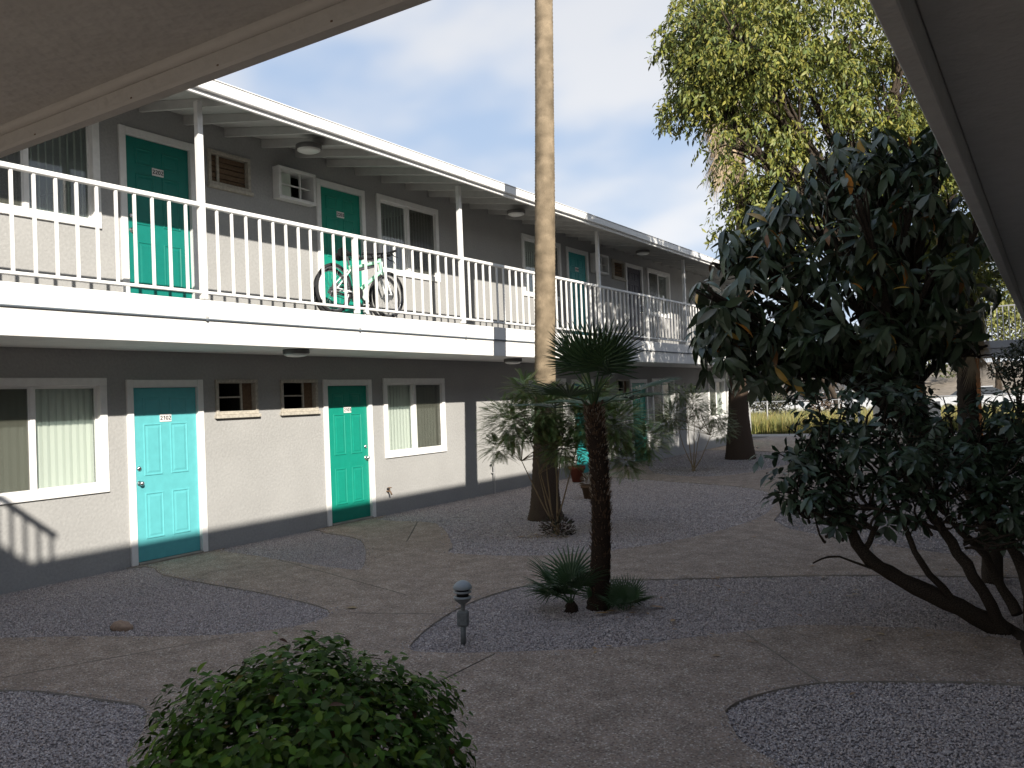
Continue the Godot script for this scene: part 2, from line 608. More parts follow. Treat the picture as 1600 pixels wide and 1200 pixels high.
var panel_cache := {}
func door_panel(w: float, h: float) -> ArrayMesh:
	var key := "%0.3f_%0.3f" % [w, h]
	if panel_cache.has(key): return panel_cache[key]
	var st := st_new()
	st.set_smooth_group(-1)
	var loops := []
	for q in [[0.0, 0.0], [0.006, 0.007], [0.016, 0.008], [0.024, 0.001], [0.034, 0.001], [0.055, 0.006]]:
		var y: float = h * 0.5 - q[0]
		var z: float = w * 0.5 - q[0]
		loops.append([Vector3(q[1], -y, z), Vector3(q[1], -y, -z), Vector3(q[1], y, -z), Vector3(q[1], y, z)])
	for i in loops.size() - 1:
		for k in 4:
			var j := (k + 1) % 4
			quad(st, loops[i][k], loops[i][j], loops[i + 1][j], loops[i + 1][k])
	var l: Array = loops[-1]
	quad(st, l[0], l[1], l[2], l[3])
	panel_cache[key] = fin(st)
	return panel_cache[key]

# z0 is the end nearer the camera, z1 the farther one (both negative)
func make_door(b: Node3D, z0: float, z1: float, y0: float, paint: Material, number: String, knob_far: bool, label: String) -> void:
	var zc := (z0 + z1) * 0.5
	var d := Node3D.new()
	d.name = "door"
	b.add_child(d, true)
	d.position = Vector3(WX, y0, zc) - wpos(b)
	if label: d.set_meta("label", label)
	var lw := z0 - z1 - 0.17
	var lh := 2.035
	slab("leaf", Vector3(WX - 0.062, y0 + 0.025, zc - lw * 0.5), Vector3(WX - 0.018, y0 + lh, zc + lw * 0.5), paint, d, 0.003)
	var face := WX - 0.018
	for row in [[0.055, 0.155], [0.205, 0.505], [0.60, 0.865]]:
		var hh: float = (row[1] - row[0]) * lh
		var yc: float = y0 + lh - (row[0] + row[1]) * 0.5 * lh
		for s in [-1, 1]:
			obj("panel", door_panel(lw * 0.285, hh), paint, d, Vector3(face + 0.001, yc, zc + s * lw * 0.205))
	# frame of three casings and a threshold
	slab("casing", Vector3(WX - 0.10, y0, zc + lw * 0.5 + 0.003), Vector3(WX + 0.028, y0 + 2.13, z0), M.white, d)
	slab("casing", Vector3(WX - 0.10, y0, z1), Vector3(WX + 0.028, y0 + 2.13, zc - lw * 0.5 - 0.003), M.white, d)
	slab("casing", Vector3(WX - 0.10, y0 + lh + 0.004, zc - lw * 0.5 - 0.003), Vector3(WX + 0.026, y0 + 2.128, zc + lw * 0.5 + 0.003), M.white, d)
	slab("threshold", Vector3(WX - 0.10, y0 + 0.001, zc - lw * 0.5 - 0.003), Vector3(WX + 0.045, y0 + 0.022, zc + lw * 0.5 + 0.003), M.walk, d)
	var kz := zc + (-1 if knob_far else 1) * (lw * 0.5 - 0.065)
	for q in [[0.93, 0.028, true], [1.10, 0.026, false]]:
		var st := st_new()
		var r: float = q[1]
		if q[2]:
			lathe(st, [[0.001, 0.0], [r * 1.1, 0.0], [r * 1.1, 0.006], [r * 0.4, 0.01], [r * 0.4, 0.03], [r * 0.9, 0.038], [r, 0.055], [r * 0.7, 0.068], [0.001, 0.072]], 14)
		else:
			lathe(st, [[0.001, 0.0], [r * 1.1, 0.0], [r, 0.014], [r * 0.5, 0.02], [0.001, 0.02]], 14)
		var k := obj("knob" if q[2] else "deadbolt", fin(st), M.chrome, d, Vector3(face, y0 + q[0], kz))
		k.rotation.z = -PI / 2
	if number:
		var pl := slab("number_plate", Vector3(face + 0.001, y0 + 1.63, zc - 0.078), Vector3(face + 0.007, y0 + 1.72, zc + 0.078), M.plate, d, 0.002)
		var tx := obj("number", text_mesh(number, 0.068), M.print, d, Vector3(face + 0.008, y0 + 1.675, zc))
		tx.rotation.y = PI / 2

func make_window(b: Node3D, z0: float, z1: float, y0: float, screen_far: bool, slat_turn: float, label := "", back := 0.10) -> void:
	var y1 := y0 + 1.27
	var zc := (z0 + z1) * 0.5
	var w := Node3D.new()
	w.name = "window"
	b.add_child(w, true)
	w.position = Vector3(WX, y0, zc) - wpos(b)
	if label: w.set_meta("label", label)
	var t := 0.085
	var xo := WX + 0.03
	var xi := WX - 0.09
	slab("casing", Vector3(xi, y0, z1), Vector3(xo, y0 + t, z0), M.white, w)
	slab("casing", Vector3(xi, y1 - t, z1), Vector3(xo, y1, z0), M.white, w)
	slab("casing", Vector3(xi, y0 + t, z0 - t), Vector3(xo - 0.002, y1 - t, z0), M.white, w)
	slab("casing", Vector3(xi, y0 + t, z1), Vector3(xo - 0.002, y1 - t, z1 + t), M.white, w)
	var iz0 := z0 - t
	var iz1 := z1 + t
	slab("stile", Vector3(WX - 0.07, y0 + t, zc - 0.028), Vector3(WX - 0.008, y1 - t, zc + 0.028), M.white, w)
	for s in [0, 1]:
		var a := iz0 if s == 0 else zc - 0.028
		var e := zc + 0.028 if s == 0 else iz1
		var far: bool = s == 1
		var off := -0.03 if far == screen_far else -0.055
		# sash rails
		var f := st_new()
		box(f, Vector3(WX + off - 0.012, y0 + t, e), Vector3(WX + off + 0.012, y0 + t + 0.028, a))
		box(f, Vector3(WX + off - 0.012, y1 - t - 0.028, e), Vector3(WX + off + 0.012, y1 - t, a))
		box(f, Vector3(WX + off - 0.0115, y0 + t + 0.028, a - 0.022), Vector3(WX + off + 0.0115, y1 - t - 0.028, a))
		box(f, Vector3(WX + off - 0.0115, y0 + t + 0.028, e), Vector3(WX + off + 0.0115, y1 - t - 0.028, e + 0.022))
		var o := obj("sash", fin(f), M.white, w, Vector3.ZERO)
		slab("pane", Vector3(WX + off - 0.003, y0 + t + 0.029, e + 0.023), Vector3(WX + off + 0.003, y1 - t - 0.029, a - 0.023), M.glass, w, 0.0)
		if far == screen_far:
			slab("insect_screen", Vector3(WX - 0.010, y0 + t + 0.029, e + 0.023), Vector3(WX - 0.008, y1 - t - 0.029, a - 0.023), M.screen, w, 0.0)
	# vertical blind: slats a few pixels wide, one piece of geometry
	var bl := st_new()
	var n := int((iz0 - iz1) / 0.078)
	for i in n:
		var z := iz0 - (i + 0.5) * (iz0 - iz1) / n
		var turn := slat_turn + rnd(-0.05, 0.05)
		bl.set_smooth_group(-1)
		var h := 0.044
		var dv := Vector3(sin(turn) * h, 0, cos(turn) * h)
		var c := Vector3(WX - back - 0.03, 0, z)
		var bow := Vector3(cos(turn), 0, -sin(turn)) * 0.006
		for q in [[-1.0, 0.0, 0.0, 1.0], [0.0, 1.0, 1.0, 0.0]]:
			quad(bl, c + dv * q[0] + bow * q[2] + Vector3(0, y0 + t - 0.02, 0), c + dv * q[1] + bow * q[3] + Vector3(0, y0 + t - 0.02, 0), c + dv * q[1] + bow * q[3] + Vector3(0, y1 - t + 0.01, 0), c + dv * q[0] + bow * q[2] + Vector3(0, y1 - t + 0.01, 0))
	obj("blind", fin(bl), M.blind, w, Vector3.ZERO)

func make_sleeve(b: Node3D, z0: float, z1: float, y0: float, kind: int) -> void:
	var y1 := y0 + 0.45
	var s := Node3D.new()
	s.name = "air_conditioner_opening"
	b.add_child(s, true)
	s.position = Vector3(WX, y0, (z0 + z1) * 0.5) - wpos(b)
	var pr := 0.13 if kind == 2 else 0.03
	var fm: Material = M.white if kind == 2 else M.cream
	var t := 0.045
	slab("frame", Vector3(WX - 0.12, y0, z1), Vector3(WX + pr, y0 + t, z0), fm, s)
	slab("frame", Vector3(WX - 0.12, y1 - t, z1), Vector3(WX + pr, y1, z0), fm, s)
	slab("frame", Vector3(WX - 0.12, y0 + t, z0 - t), Vector3(WX + pr - 0.003, y1 - t, z0), fm, s)
	slab("frame", Vector3(WX - 0.12, y0 + t, z1), Vector3(WX + pr - 0.003, y1 - t, z1 + t), fm, s)
	if kind != 2:
		slab("sill", Vector3(WX - 0.02, y0 - 0.045, z1 - 0.02), Vector3(WX + 0.055, y0 - 0.001, z0 + 0.02), M.cream, s)
	var zm := lerpf(z0, z1, 0.66)
	var xin := WX - 0.04 if kind != 2 else WX + 0.05
	if kind == 1:
		for i in 5:
			var y := lerpf(y0 + t, y1 - t, i / 5.0)
			slab("board", Vector3(xin - 0.02, y + 0.003, z1 + t), Vector3(xin, y + 0.066, z0 - t), M.rustwood, s)
		slab("stile", Vector3(xin + 0.001, y0 + t, lerpf(z0, z1, 0.26) - 0.02), Vector3(xin + 0.025, y1 - t, lerpf(z0, z1, 0.26) + 0.02), M.cream, s)
		return
	slab("mullion", Vector3(xin - 0.02, y0 + t, zm - 0.014), Vector3(xin + 0.01, y1 - t, zm + 0.014), fm, s)
	slab("bar", Vector3(xin - 0.015, (y0 + y1) * 0.5 - 0.01, zm + 0.014), Vector3(xin + 0.008, (y0 + y1) * 0.5 + 0.01, z0 - t), fm, s)
	if kind == 2:
		slab("bar", Vector3(xin - 0.015, (y0 + y1) * 0.5 - 0.01, z1 + t), Vector3(xin + 0.008, (y0 + y1) * 0.5 + 0.01, zm - 0.014), fm, s)
		slab("curtain", Vector3(xin - 0.06, y0 + t, lerpf(z0, zm, 0.3)), Vector3(xin - 0.05, y1 - t, lerpf(z0, zm, 0.72)), M.blind, s)
	else:
		slab("side_panel", Vector3(xin - 0.03, y0 + t, z1 + t), Vector3(xin - 0.012, y1 - t, zm - 0.014), M.rustwood, s)

func ceiling_light(p: Vector3, label: String) -> void:
	var t := thing("ceiling_light", label, "ceiling light", p, "round ceiling lights of the walkways")
	var st := st_new()
	lathe(st, [[0.001, 0.0], [0.16, 0.0], [0.165, -0.01], [0.165, -0.05], [0.15, -0.06]], 28)
	loc("rim", fin(st), M.lampgrey, t)
	var g := st_new()
	lathe(g, [[0.149, -0.045], [0.145, -0.072], [0.11, -0.088], [0.05, -0.096], [0.001, -0.097]], 28)
	loc("diffuser", fin(g), M.lampglass, t)

func left_wing() -> void:
	var Z0 := 2.0
	var Z1 := -29.4
	var b := thing("apartment_building", "two-storey grey stucco apartment building with teal doors, white balcony and white eaves", "building", Vector3(WX - 3.0, 0, -14))
	var doors := [[-5.74, -6.77], [-8.83, -9.86], [-16.36, -17.40], [-19.43, -20.48], [-26.95, -28.0]]
	var wins := [[-3.89, -5.50], [-10.14, -11.73], [-14.50, -16.10], [-20.79, -22.36], [-25.13, -26.70]]
	var acs := [[-6.96, -7.63], [-8.03, -8.72], [-17.54, -18.26], [-18.67, -19.38]]
	# wall with its openings cut
	var c := CSGCombiner3D.new()
	c.name = "wall"
	b.add_child(c)
	c.position = -b.position
	var body := CSGBox3D.new()
	body.name = "body"
	body.size = Vector3(0.22, 5.62, Z0 - Z1)
	body.position = Vector3(WX - 0.11, 2.66, (Z0 + Z1) * 0.5)
	body.material = M.stucco
	c.add_child(body)
	var cut := func(z0, z1, y0, y1):
		var k := CSGBox3D.new()
		k.name = "opening"
		k.operation = CSGShape3D.OPERATION_SUBTRACTION
		k.size = Vector3(0.6, y1 - y0, z0 - z1)
		k.position = Vector3(WX, (y0 + y1) * 0.5, (z0 + z1) * 0.5)
		k.material = M.stucco
		c.add_child(k, true)
	for f in [0.0, UP_Y]:
		for d in doors: cut.call(d[0] - 0.02, d[1] + 0.02, f + 0.0, f + 2.11)
		for w in wins: cut.call(w[0] - 0.02, w[1] + 0.02, f + 0.90, f + 2.13)
		for a in acs: cut.call(a[0] - 0.01, a[1] + 0.01, f + 1.69, f + 2.12)
	# closed shell behind
	slab("rear_wall", Vector3(-15.2, -0.1, Z1), Vector3(-15.0, 5.9, Z0), M.stucco, b)
	slab("end_wall", Vector3(-15.0, -0.1, Z1), Vector3(WX - 0.22, 5.5, Z1 + 0.2), M.stucco, b)
	slab("end_wall", Vector3(-15.0, -0.1, Z0 - 0.2), Vector3(WX - 0.22, 5.5, Z0), M.stucco, b)
	slab("room_floor", Vector3(-15.0, UP_Y - 0.3, Z1 + 0.2), Vector3(WX - 0.22, UP_Y - 0.002, Z0 - 0.2), M.room, b)
	slab("room_floor", Vector3(-15.0, -0.1, Z1 + 0.2), Vector3(WX - 0.22, -0.002, Z0 - 0.2), M.room, b)
	for z in [-2.2, -7.83, -13.1, -18.46, -23.8]:
		slab("party_wall", Vector3(-15.0, 0.0, z - 0.08), Vector3(WX - 0.225, 5.5, z + 0.08), M.room, b)
	# balcony slab: deck, two fascia boards, soffit
	slab("deck", Vector3(WX + 0.002, 2.49, Z1), Vector3(FX - 0.041, UP_Y - 0.004, Z0), M.floor, b)
	slab("soffit", Vector3(WX + 0.002, 2.465, Z1), Vector3(FX - 0.041, 2.489, Z0), M.slabw, b)
	slab("fascia_board", Vector3(FX - 0.04, 2.46, Z1), Vector3(FX, 2.725, Z0), M.slabw, b)
	slab("fascia_board", Vector3(FX - 0.04, 2.727, Z1), Vector3(FX + 0.012, UP_Y - 0.012, Z0), M.slabw, b)
	var cd := obj("dark_bar", tmesh([Vector3(FX + 0.012, 2.722, Z1), Vector3(FX + 0.012, 2.722, Z0)], [0.011, 0.011], 8), M.dark_bar, b)  # thin dark tube along the joint of the two fascia boards
	# railing
	var rail := Node3D.new()
	rail.name = "railing"
	b.add_child(rail)
	rail.position = Vector3(FX - 0.02, UP_Y, -14) - b.position
	slab("top_rail", Vector3(FX - 0.055, 3.945, Z1 + 0.05), Vector3(FX + 0.005, 3.992, Z0), M.white, rail, 0.006)
	slab("bottom_rail", Vector3(FX - 0.042, 3.005, Z1 + 0.05), Vector3(FX - 0.008, 3.035, Z0), M.white, rail, 0.004)
	var bal := bmesh(Vector3(0.029, 0.91, 0.029), 0.004)
	var post := bmesh(Vector3(0.065, 1.04, 0.065), 0.006)
	var clip := bmesh(Vector3(0.012, 0.10, 0.05), 0.002)
	var half := 4.777 / 2.0
	for k in 13:
		var zp := -1.12 - half * k
		if zp < Z1: break
		if k % 2 == 1:
			obj("newel", post, M.white, rail, Vector3(FX - 0.025, UP_Y + 0.52, zp))
		if k > 0:
			obj("bracket", clip, M.white, rail, Vector3(FX + 0.018, 2.80, zp))
			obj("clip", bmesh(Vector3(0.02, 0.03, 0.03), 0.004), M.dark_bar, rail, Vector3(FX + 0.022, 2.72, zp))
		for i in range(1, 12):
			var z := zp - half * i / 12.0
			if z > -2.8 or z < Z1 + 0.1: continue
			obj("baluster", bal, M.white, rail, Vector3(FX - 0.025, 3.489, z))
	for k in 7:
		var zp := -1.12 - 4.777 * k
		if zp < Z1: break
		slab("post", Vector3(FX - 0.06, UP_Y, zp - 0.034), Vector3(FX + 0.008, 5.10, zp + 0.034), M.white, b, 0.005)
	# roof
	var ex := -7.225
	var slope := 0.19
	var yd := 5.41   # underside of the boards at the wall
	var rf := st_new()
	var yb := func(x): return yd + slope * (WX - x)
	var rp := [Vector2(ex - 0.02, yb.call(ex - 0.02)), Vector2(-12.0, yb.call(-12.0)), Vector2(-16.0, yb.call(-12.0) - 0.5), Vector2(-16.0, yb.call(-12.0) - 0.44), Vector2(-12.0, yb.call(-12.0) + 0.06), Vector2(ex - 0.02, yb.call(ex - 0.02) + 0.05)]
	rf.set_smooth_group(-1)
	for i in rp.size():
		var p: Vector2 = rp[i]
		var q: Vector2 = rp[(i + 1) % rp.size()]
		quad(rf, Vector3(p.x, p.y, Z0), Vector3(q.x, q.y, Z0), Vector3(q.x, q.y, Z1 - 0.4), Vector3(p.x, p.y, Z1 - 0.4))
	for z in [Z0, Z1 - 0.4]:
		quad(rf, Vector3(rp[0].x, rp[0].y, z), Vector3(rp[1].x, rp[1].y, z), Vector3(rp[4].x, rp[4].y, z), Vector3(rp[5].x, rp[5].y, z))
		quad(rf, Vector3(rp[1].x, rp[1].y, z), Vector3(rp[2].x, rp[2].y, z), Vector3(rp[3].x, rp[3].y, z), Vector3(rp[4].x, rp[4].y, z))
	obj("roof", fin(rf), M.soffit, b)
	slab("eave_board", Vector3(ex - 0.03, 4.985, Z1 - 0.4), Vector3(ex + 0.008, 5.075, Z0), M.white, b, 0.003)
	# metal gutter in lengths
	var z := Z0
	var i := 0
	while z > Z1 - 0.4:
		var ze: float = max(z - 3.05, Z1 - 0.4)
		slab("gutter", Vector3(ex + 0.009, 5.03 + (i % 2) * 0.003, ze + 0.003), Vector3(ex + 0.06 + (i % 2) * 0.002, 5.155, z), M.white, b, 0.008)
		slab("gutter_lip", Vector3(ex - 0.02, 5.156, ze + 0.003), Vector3(ex + 0.07, 5.166, z), M.white, b, 0.002)
		z = ze
		i += 1
	var rm := st_new()
	var a := Vector2(WX, yd)
	var e := Vector2(ex - 0.03, yb.call(ex - 0.03))
	rm.set_smooth_group(-1)
	for s in [[0, 1], [1, 0]]: pass
	var pr := [a + Vector2(0, -0.003), e + Vector2(0, -0.003), e + Vector2(0, -0.09), a + Vector2(0, -0.115)]
	for k in 4:
		var p: Vector2 = pr[k]
		var q: Vector2 = pr[(k + 1) % 4]
		quad(rm, Vector3(p.x - WX, p.y - 5, -0.022), Vector3(q.x - WX, q.y - 5, -0.022), Vector3(q.x - WX, q.y - 5, 0.022), Vector3(p.x - WX, p.y - 5, 0.022))
	for zz in [-0.022, 0.022]:
		quad(rm, Vector3(pr[0].x - WX, pr[0].y - 5, zz), Vector3(pr[1].x - WX, pr[1].y - 5, zz), Vector3(pr[2].x - WX, pr[2].y - 5, zz), Vector3(pr[3].x - WX, pr[3].y - 5, zz))
	var rmesh := fin(rm)
	for k in 42:
		obj("rafter", rmesh, M.soffit, b, Vector3(WX, 5, -3.6 - 0.61 * k))
	# doors
	make_door(b, -5.74, -6.77, 0, M.door_turq, "2102", false, "light turquoise door numbered 2102")
	make_door(b, -8.83, -9.86, 0, M.door_teal, "2103", true, "teal green door numbered 2103")
	make_door(b, -16.36, -17.40, 0, M.door_sea, "2104", false, "")
	make_door(b, -19.43, -20.48, 0, M.door_teal, "2105", true, "")
	make_door(b, -26.95, -28.0, 0, M.door_sea, "", false, "")
	make_door(b, -5.74, -6.77, UP_Y, M.door_deep, "2202", false, "dark teal door numbered 2202")
	make_door(b, -8.83, -9.86, UP_Y, M.door_teal, "2203", true, "")
	make_door(b, -16.36, -17.40, UP_Y, M.door_sea, "2204", false, "")
	make_door(b, -19.43, -20.48, UP_Y, M.doorway_shade, "", true, "open doorway, its dark interior put into the colour of a closed leaf")
	make_door(b, -26.95, -28.0, UP_Y, M.door_sea, "", false, "")
	var k := 0
	for w in wins:
		make_window(b, w[0], w[1], 0.88, k in [1, 2], 0.12)
		make_window(b, w[0], w[1], 0.88 + UP_Y, k in [1, 2], [1.25, 0.9, 0.2, 0.5, 0.3][k])
		k += 1
	for q in acs.size():
		make_sleeve(b, acs[q][0], acs[q][1], 1.68, 0)
		make_sleeve(b, acs[q][0], acs[q][1], 1.68 + UP_Y, [1, 2, 2, 1][q])
	for q in [[-7.6, "three ceiling"], [-12.6, ""], [-18.1, ""]]: pass
	ceiling_light(Vector3(-7.86, 5.083, -7.7), "round ceiling light under the white eave, between doors 2202 and 2203")
	ceiling_light(Vector3(-7.87, 5.085, -12.68), "round ceiling light under the eave beside the tall palm trunk")
	ceiling_light(Vector3(-7.89, 5.088, -18.25), "round ceiling light under the far eave, above the dark doorway")
	ceiling_light(Vector3(-7.95, 2.464, -7.45), "round ceiling light under the balcony slab, between doors 2102 and 2103")
	ceiling_light(Vector3(-8.1, 2.464, -12.74), "round ceiling light under the balcony slab beside the tall palm trunk")
	ceiling_light(Vector3(-7.95, 2.464, -17.2), "round ceiling light under the balcony slab behind the short palm's crown")

func right_wing() -> void:
	var b := thing("walkway_building", "building wing with a grey-painted walkway soffit overhead, edged by a deep board", "building", Vector3(1.1, 0, -12))
	var Z0 := 2.2
	var Z1 := -27.0
	slab("wall", Vector3(1.0, -0.1, Z1), Vector3(1.2, 5.3, Z0), M.stucco, b)
	slab("rear_wall", Vector3(6.8, -0.1, Z1), Vector3(7.0, 5.3, Z0), M.stucco, b)
	slab("end_wall", Vector3(1.2, -0.1, Z1), Vector3(6.8, 5.3, Z1 + 0.2), M.stucco, b)
	slab("soffit", Vector3(-0.214, 2.56, Z1), Vector3(0.998, 2.93, Z0), M.soffit, b)
	slab("fascia_board", Vector3(-0.264, 2.46, Z1), Vector3(-0.216, 2.94, -1.19), M.soffit, b)
	slab("top_rail", Vector3(-0.27, 3.945, Z1), Vector3(-0.21, 3.992, -1.2), M.white, b)
	for k in 7: slab("post", Vector3(-0.27, 2.941, -1.3 - 4.2 * k), Vector3(-0.205, 5.01, -1.23 - 4.2 * k), M.white, b)
	var st := st_new()
	st.set_smooth_group(-1)
	var ex := -0.69
	var pr := [Vector2(ex, 4.94), Vector2(ex, 5.11), Vector2(4.0, 5.96), Vector2(8.0, 5.24), Vector2(8.0, 5.14), Vector2(4.0, 5.79)]
	for i in 6:
		var p: Vector2 = pr[i]
		var q: Vector2 = pr[(i + 1) % 6]
		quad(st, Vector3(p.x, p.y, Z0), Vector3(q.x, q.y, Z0), Vector3(q.x, q.y, Z1 - 0.3), Vector3(p.x, p.y, Z1 - 0.3))
	for z in [Z0, Z1 - 0.3]:
		quad(st, Vector3(pr[0].x, pr[0].y, z), Vector3(pr[1].x, pr[1].y, z), Vector3(pr[2].x, pr[2].y, z), Vector3(pr[5].x, pr[5].y, z))
		quad(st, Vector3(pr[2].x, pr[2].y, z), Vector3(pr[3].x, pr[3].y, z), Vector3(pr[4].x, pr[4].y, z), Vector3(pr[5].x, pr[5].y, z))
	obj("roof", fin(st), M.white, b)

func back_landing() -> void:
	var b := thing("walkway_landing", "grey-painted underside of an upper walkway with a nailed edge beam across it", "walkway", Vector3(-2.5, 0, 1.5))
	slab("soffit", Vector3(-3.0, 2.515, -1.193), Vector3(-0.22, 2.93, 1.5), M.soffit, b)
	slab("soffit", Vector3(-5.2, 2.515, -0.77), Vector3(-3.002, 2.93, 1.5), M.soffit, b)
	slab("edge_beam", Vector3(-3.0, 2.46, -1.235), Vector3(-0.266, 2.94, -1.195), M.soffit, b, 0.006)
	var mo := st_new()
	tube(mo, [Vector3(-3.0, 2.513, -1.19), Vector3(-0.22, 2.513, -1.19)], [0.016, 0.016], 8)
	obj("moulding", fin(mo), M.soffit, b)
	slab("column", Vector3(-5.2, -0.1, 1.3), Vector3(-5.0, 2.513, 1.5), M.stucco, b)
	slab("added_upper_wall", Vector3(-8.9, 2.94, 2.3), Vector3(0.99, 5.4, 2.5), M.stucco, b)  # added unseen storey, keeps sky light from behind off the near ground
	slab("added_upper_deck", Vector3(-8.9, 2.6, 1.502), Vector3(0.99, 2.938, 2.5), M.floor, b)  # added floor of that unseen storey
	slab("added_lower_wall", Vector3(-8.9, -0.1, 2.3), Vector3(-5.2, 2.598, 2.5), M.stucco, b)  # added below it, leaving the passage open for light
	slab("roof", Vector3(-9.0, 5.402, 1.6), Vector3(0.95, 5.5, 6.0), M.soffit, b)  # added top of the unseen sky-blocking storey
	var nm := bmesh(Vector3(0.005, 0.003, 0.002), 0.0)
	for p in [[55, 226], [205, 156], [340, 103], [518, 33]]:
		var r := ray(p[0], p[1])
		var w: Vector3 = EYE + r * (-1.1945 / r.z)
		w.z = -1.1945
		w.y = clampf(w.y, 2.468, 2.494)
		obj("nail", nm, M.rustwood, b, w)
	var rail := Node3D.new()
	rail.name = "railing"
	b.add_child(rail)
	rail.position = Vector3(-4.1, 2.94, -0.75) - b.position
	slab("top_rail", Vector3(-5.2, 3.94, -0.78), Vector3(-3.0, 3.99, -0.72), M.white, rail)
	slab("bottom_rail", Vector3(-5.2, 3.0, -0.765), Vector3(-3.0, 3.03, -0.735), M.white, rail)
	var bal := bmesh(Vector3(0.028, 0.91, 0.028), 0.004)
	for i in 12: obj("baluster", bal, M.white, rail, Vector3(-5.15 + 0.19 * i, 3.485, -0.75))

# ---------------------------------------------------------------- ground
var beds := {
	"a": [[-3.923, -4.65], [-4.2, -5.386], [-4.287, -6.051], [-4.186, -6.634], [-3.875, -7.056], [-3.318, -7.281], [-2.794, -7.551], [-2.285, -7.845], [-1.444, -8.24], [-0.273, -8.592], [0.8, -8.8], [0.8, -6.5], [-0.349, -6.52], [-0.761, -6.56], [-1.571, -6.331], [-1.903, -6.014], [-2.283, -5.61], [-2.463, -5.358], [-2.893, -5.044], [-3.343, -4.77], [-3.668, -4.618]],
	"b": [[-1.56, -4.491], [-1.492, -4.745], [-1.222, -5.114], [-0.736, -5.374], [-0.204, -5.571], [0.8, -5.7], [0.8, -3.2], [-0.8, -3.5], [-1.089, -3.893], [-1.348, -4.081], [-1.519, -4.367]],
	"c": [[-8.89, -3.0], [-8.89, -5.66], [-8.096, -5.593], [-7.201, -5.49], [-6.248, -5.411], [-5.283, -5.206], [-5.1, -4.796], [-5.504, -4.251], [-6.547, -3.738], [-7.177, -3.4], [-8.0, -3.05]],
	"d": [[-6.4, -2.3], [-5.742, -2.768], [-5.432, -2.893], [-4.954, -2.976], [-4.594, -3.011], [-4.263, -2.79], [-3.878, -2.449], [-3.2, -2.35], [-2.3, -2.45], [-1.75, -2.1], [-1.7, -1.4], [-2.6, -1.1], [-5.0, -1.0], [-6.4, -1.4]],
	"e": [[-8.89, -7.02], [-8.89, -8.45], [-8.522, -8.401], [-7.559, -8.077], [-6.33, -6.79], [-6.474, -6.588], [-8.032, -6.782]],
	"f": [[-8.89, -10.1], [-7.554, -9.622], [-6.223, -8.25], [-5.856, -7.758], [-4.913, -7.942], [-4.253, -8.512], [-3.629, -9.872], [-3.445, -11.969], [-4.2, -14.5], [-6.2, -15.6], [-8.89, -15.9]],
	"g": [[-8.89, -20.9], [-7.4, -17.3], [-5.6, -17.2], [-5.4, -22.5], [-8.89, -24.5]],
	"h": [[-2.8, -10.6], [0.8, -10.0], [0.8, -19.0], [-2.2, -19.0], [-3.2, -14.0]],
}

func rounded(pts: Array, n := 4) -> PackedVector2Array:
	var out := PackedVector2Array()
	var m: int = pts.size()
	for i in m:
		var v := func(k): return Vector2(pts[(k + m) % m][0], pts[(k + m) % m][1])
		for k in n:
			out.append(v.call(i).cubic_interpolate(v.call(i + 1), v.call(i - 1), v.call(i + 2), float(k) / n))
	return out

func sheet(poly: PackedVector2Array, y: float) -> ArrayMesh:
	var st := st_new()
	st.set_smooth_group(-1)
	var idx := Geometry2D.triangulate_polygon(poly)
	for k in idx: st.add_vertex(Vector3(poly[k].x, y, poly[k].y))
	return fin(st)

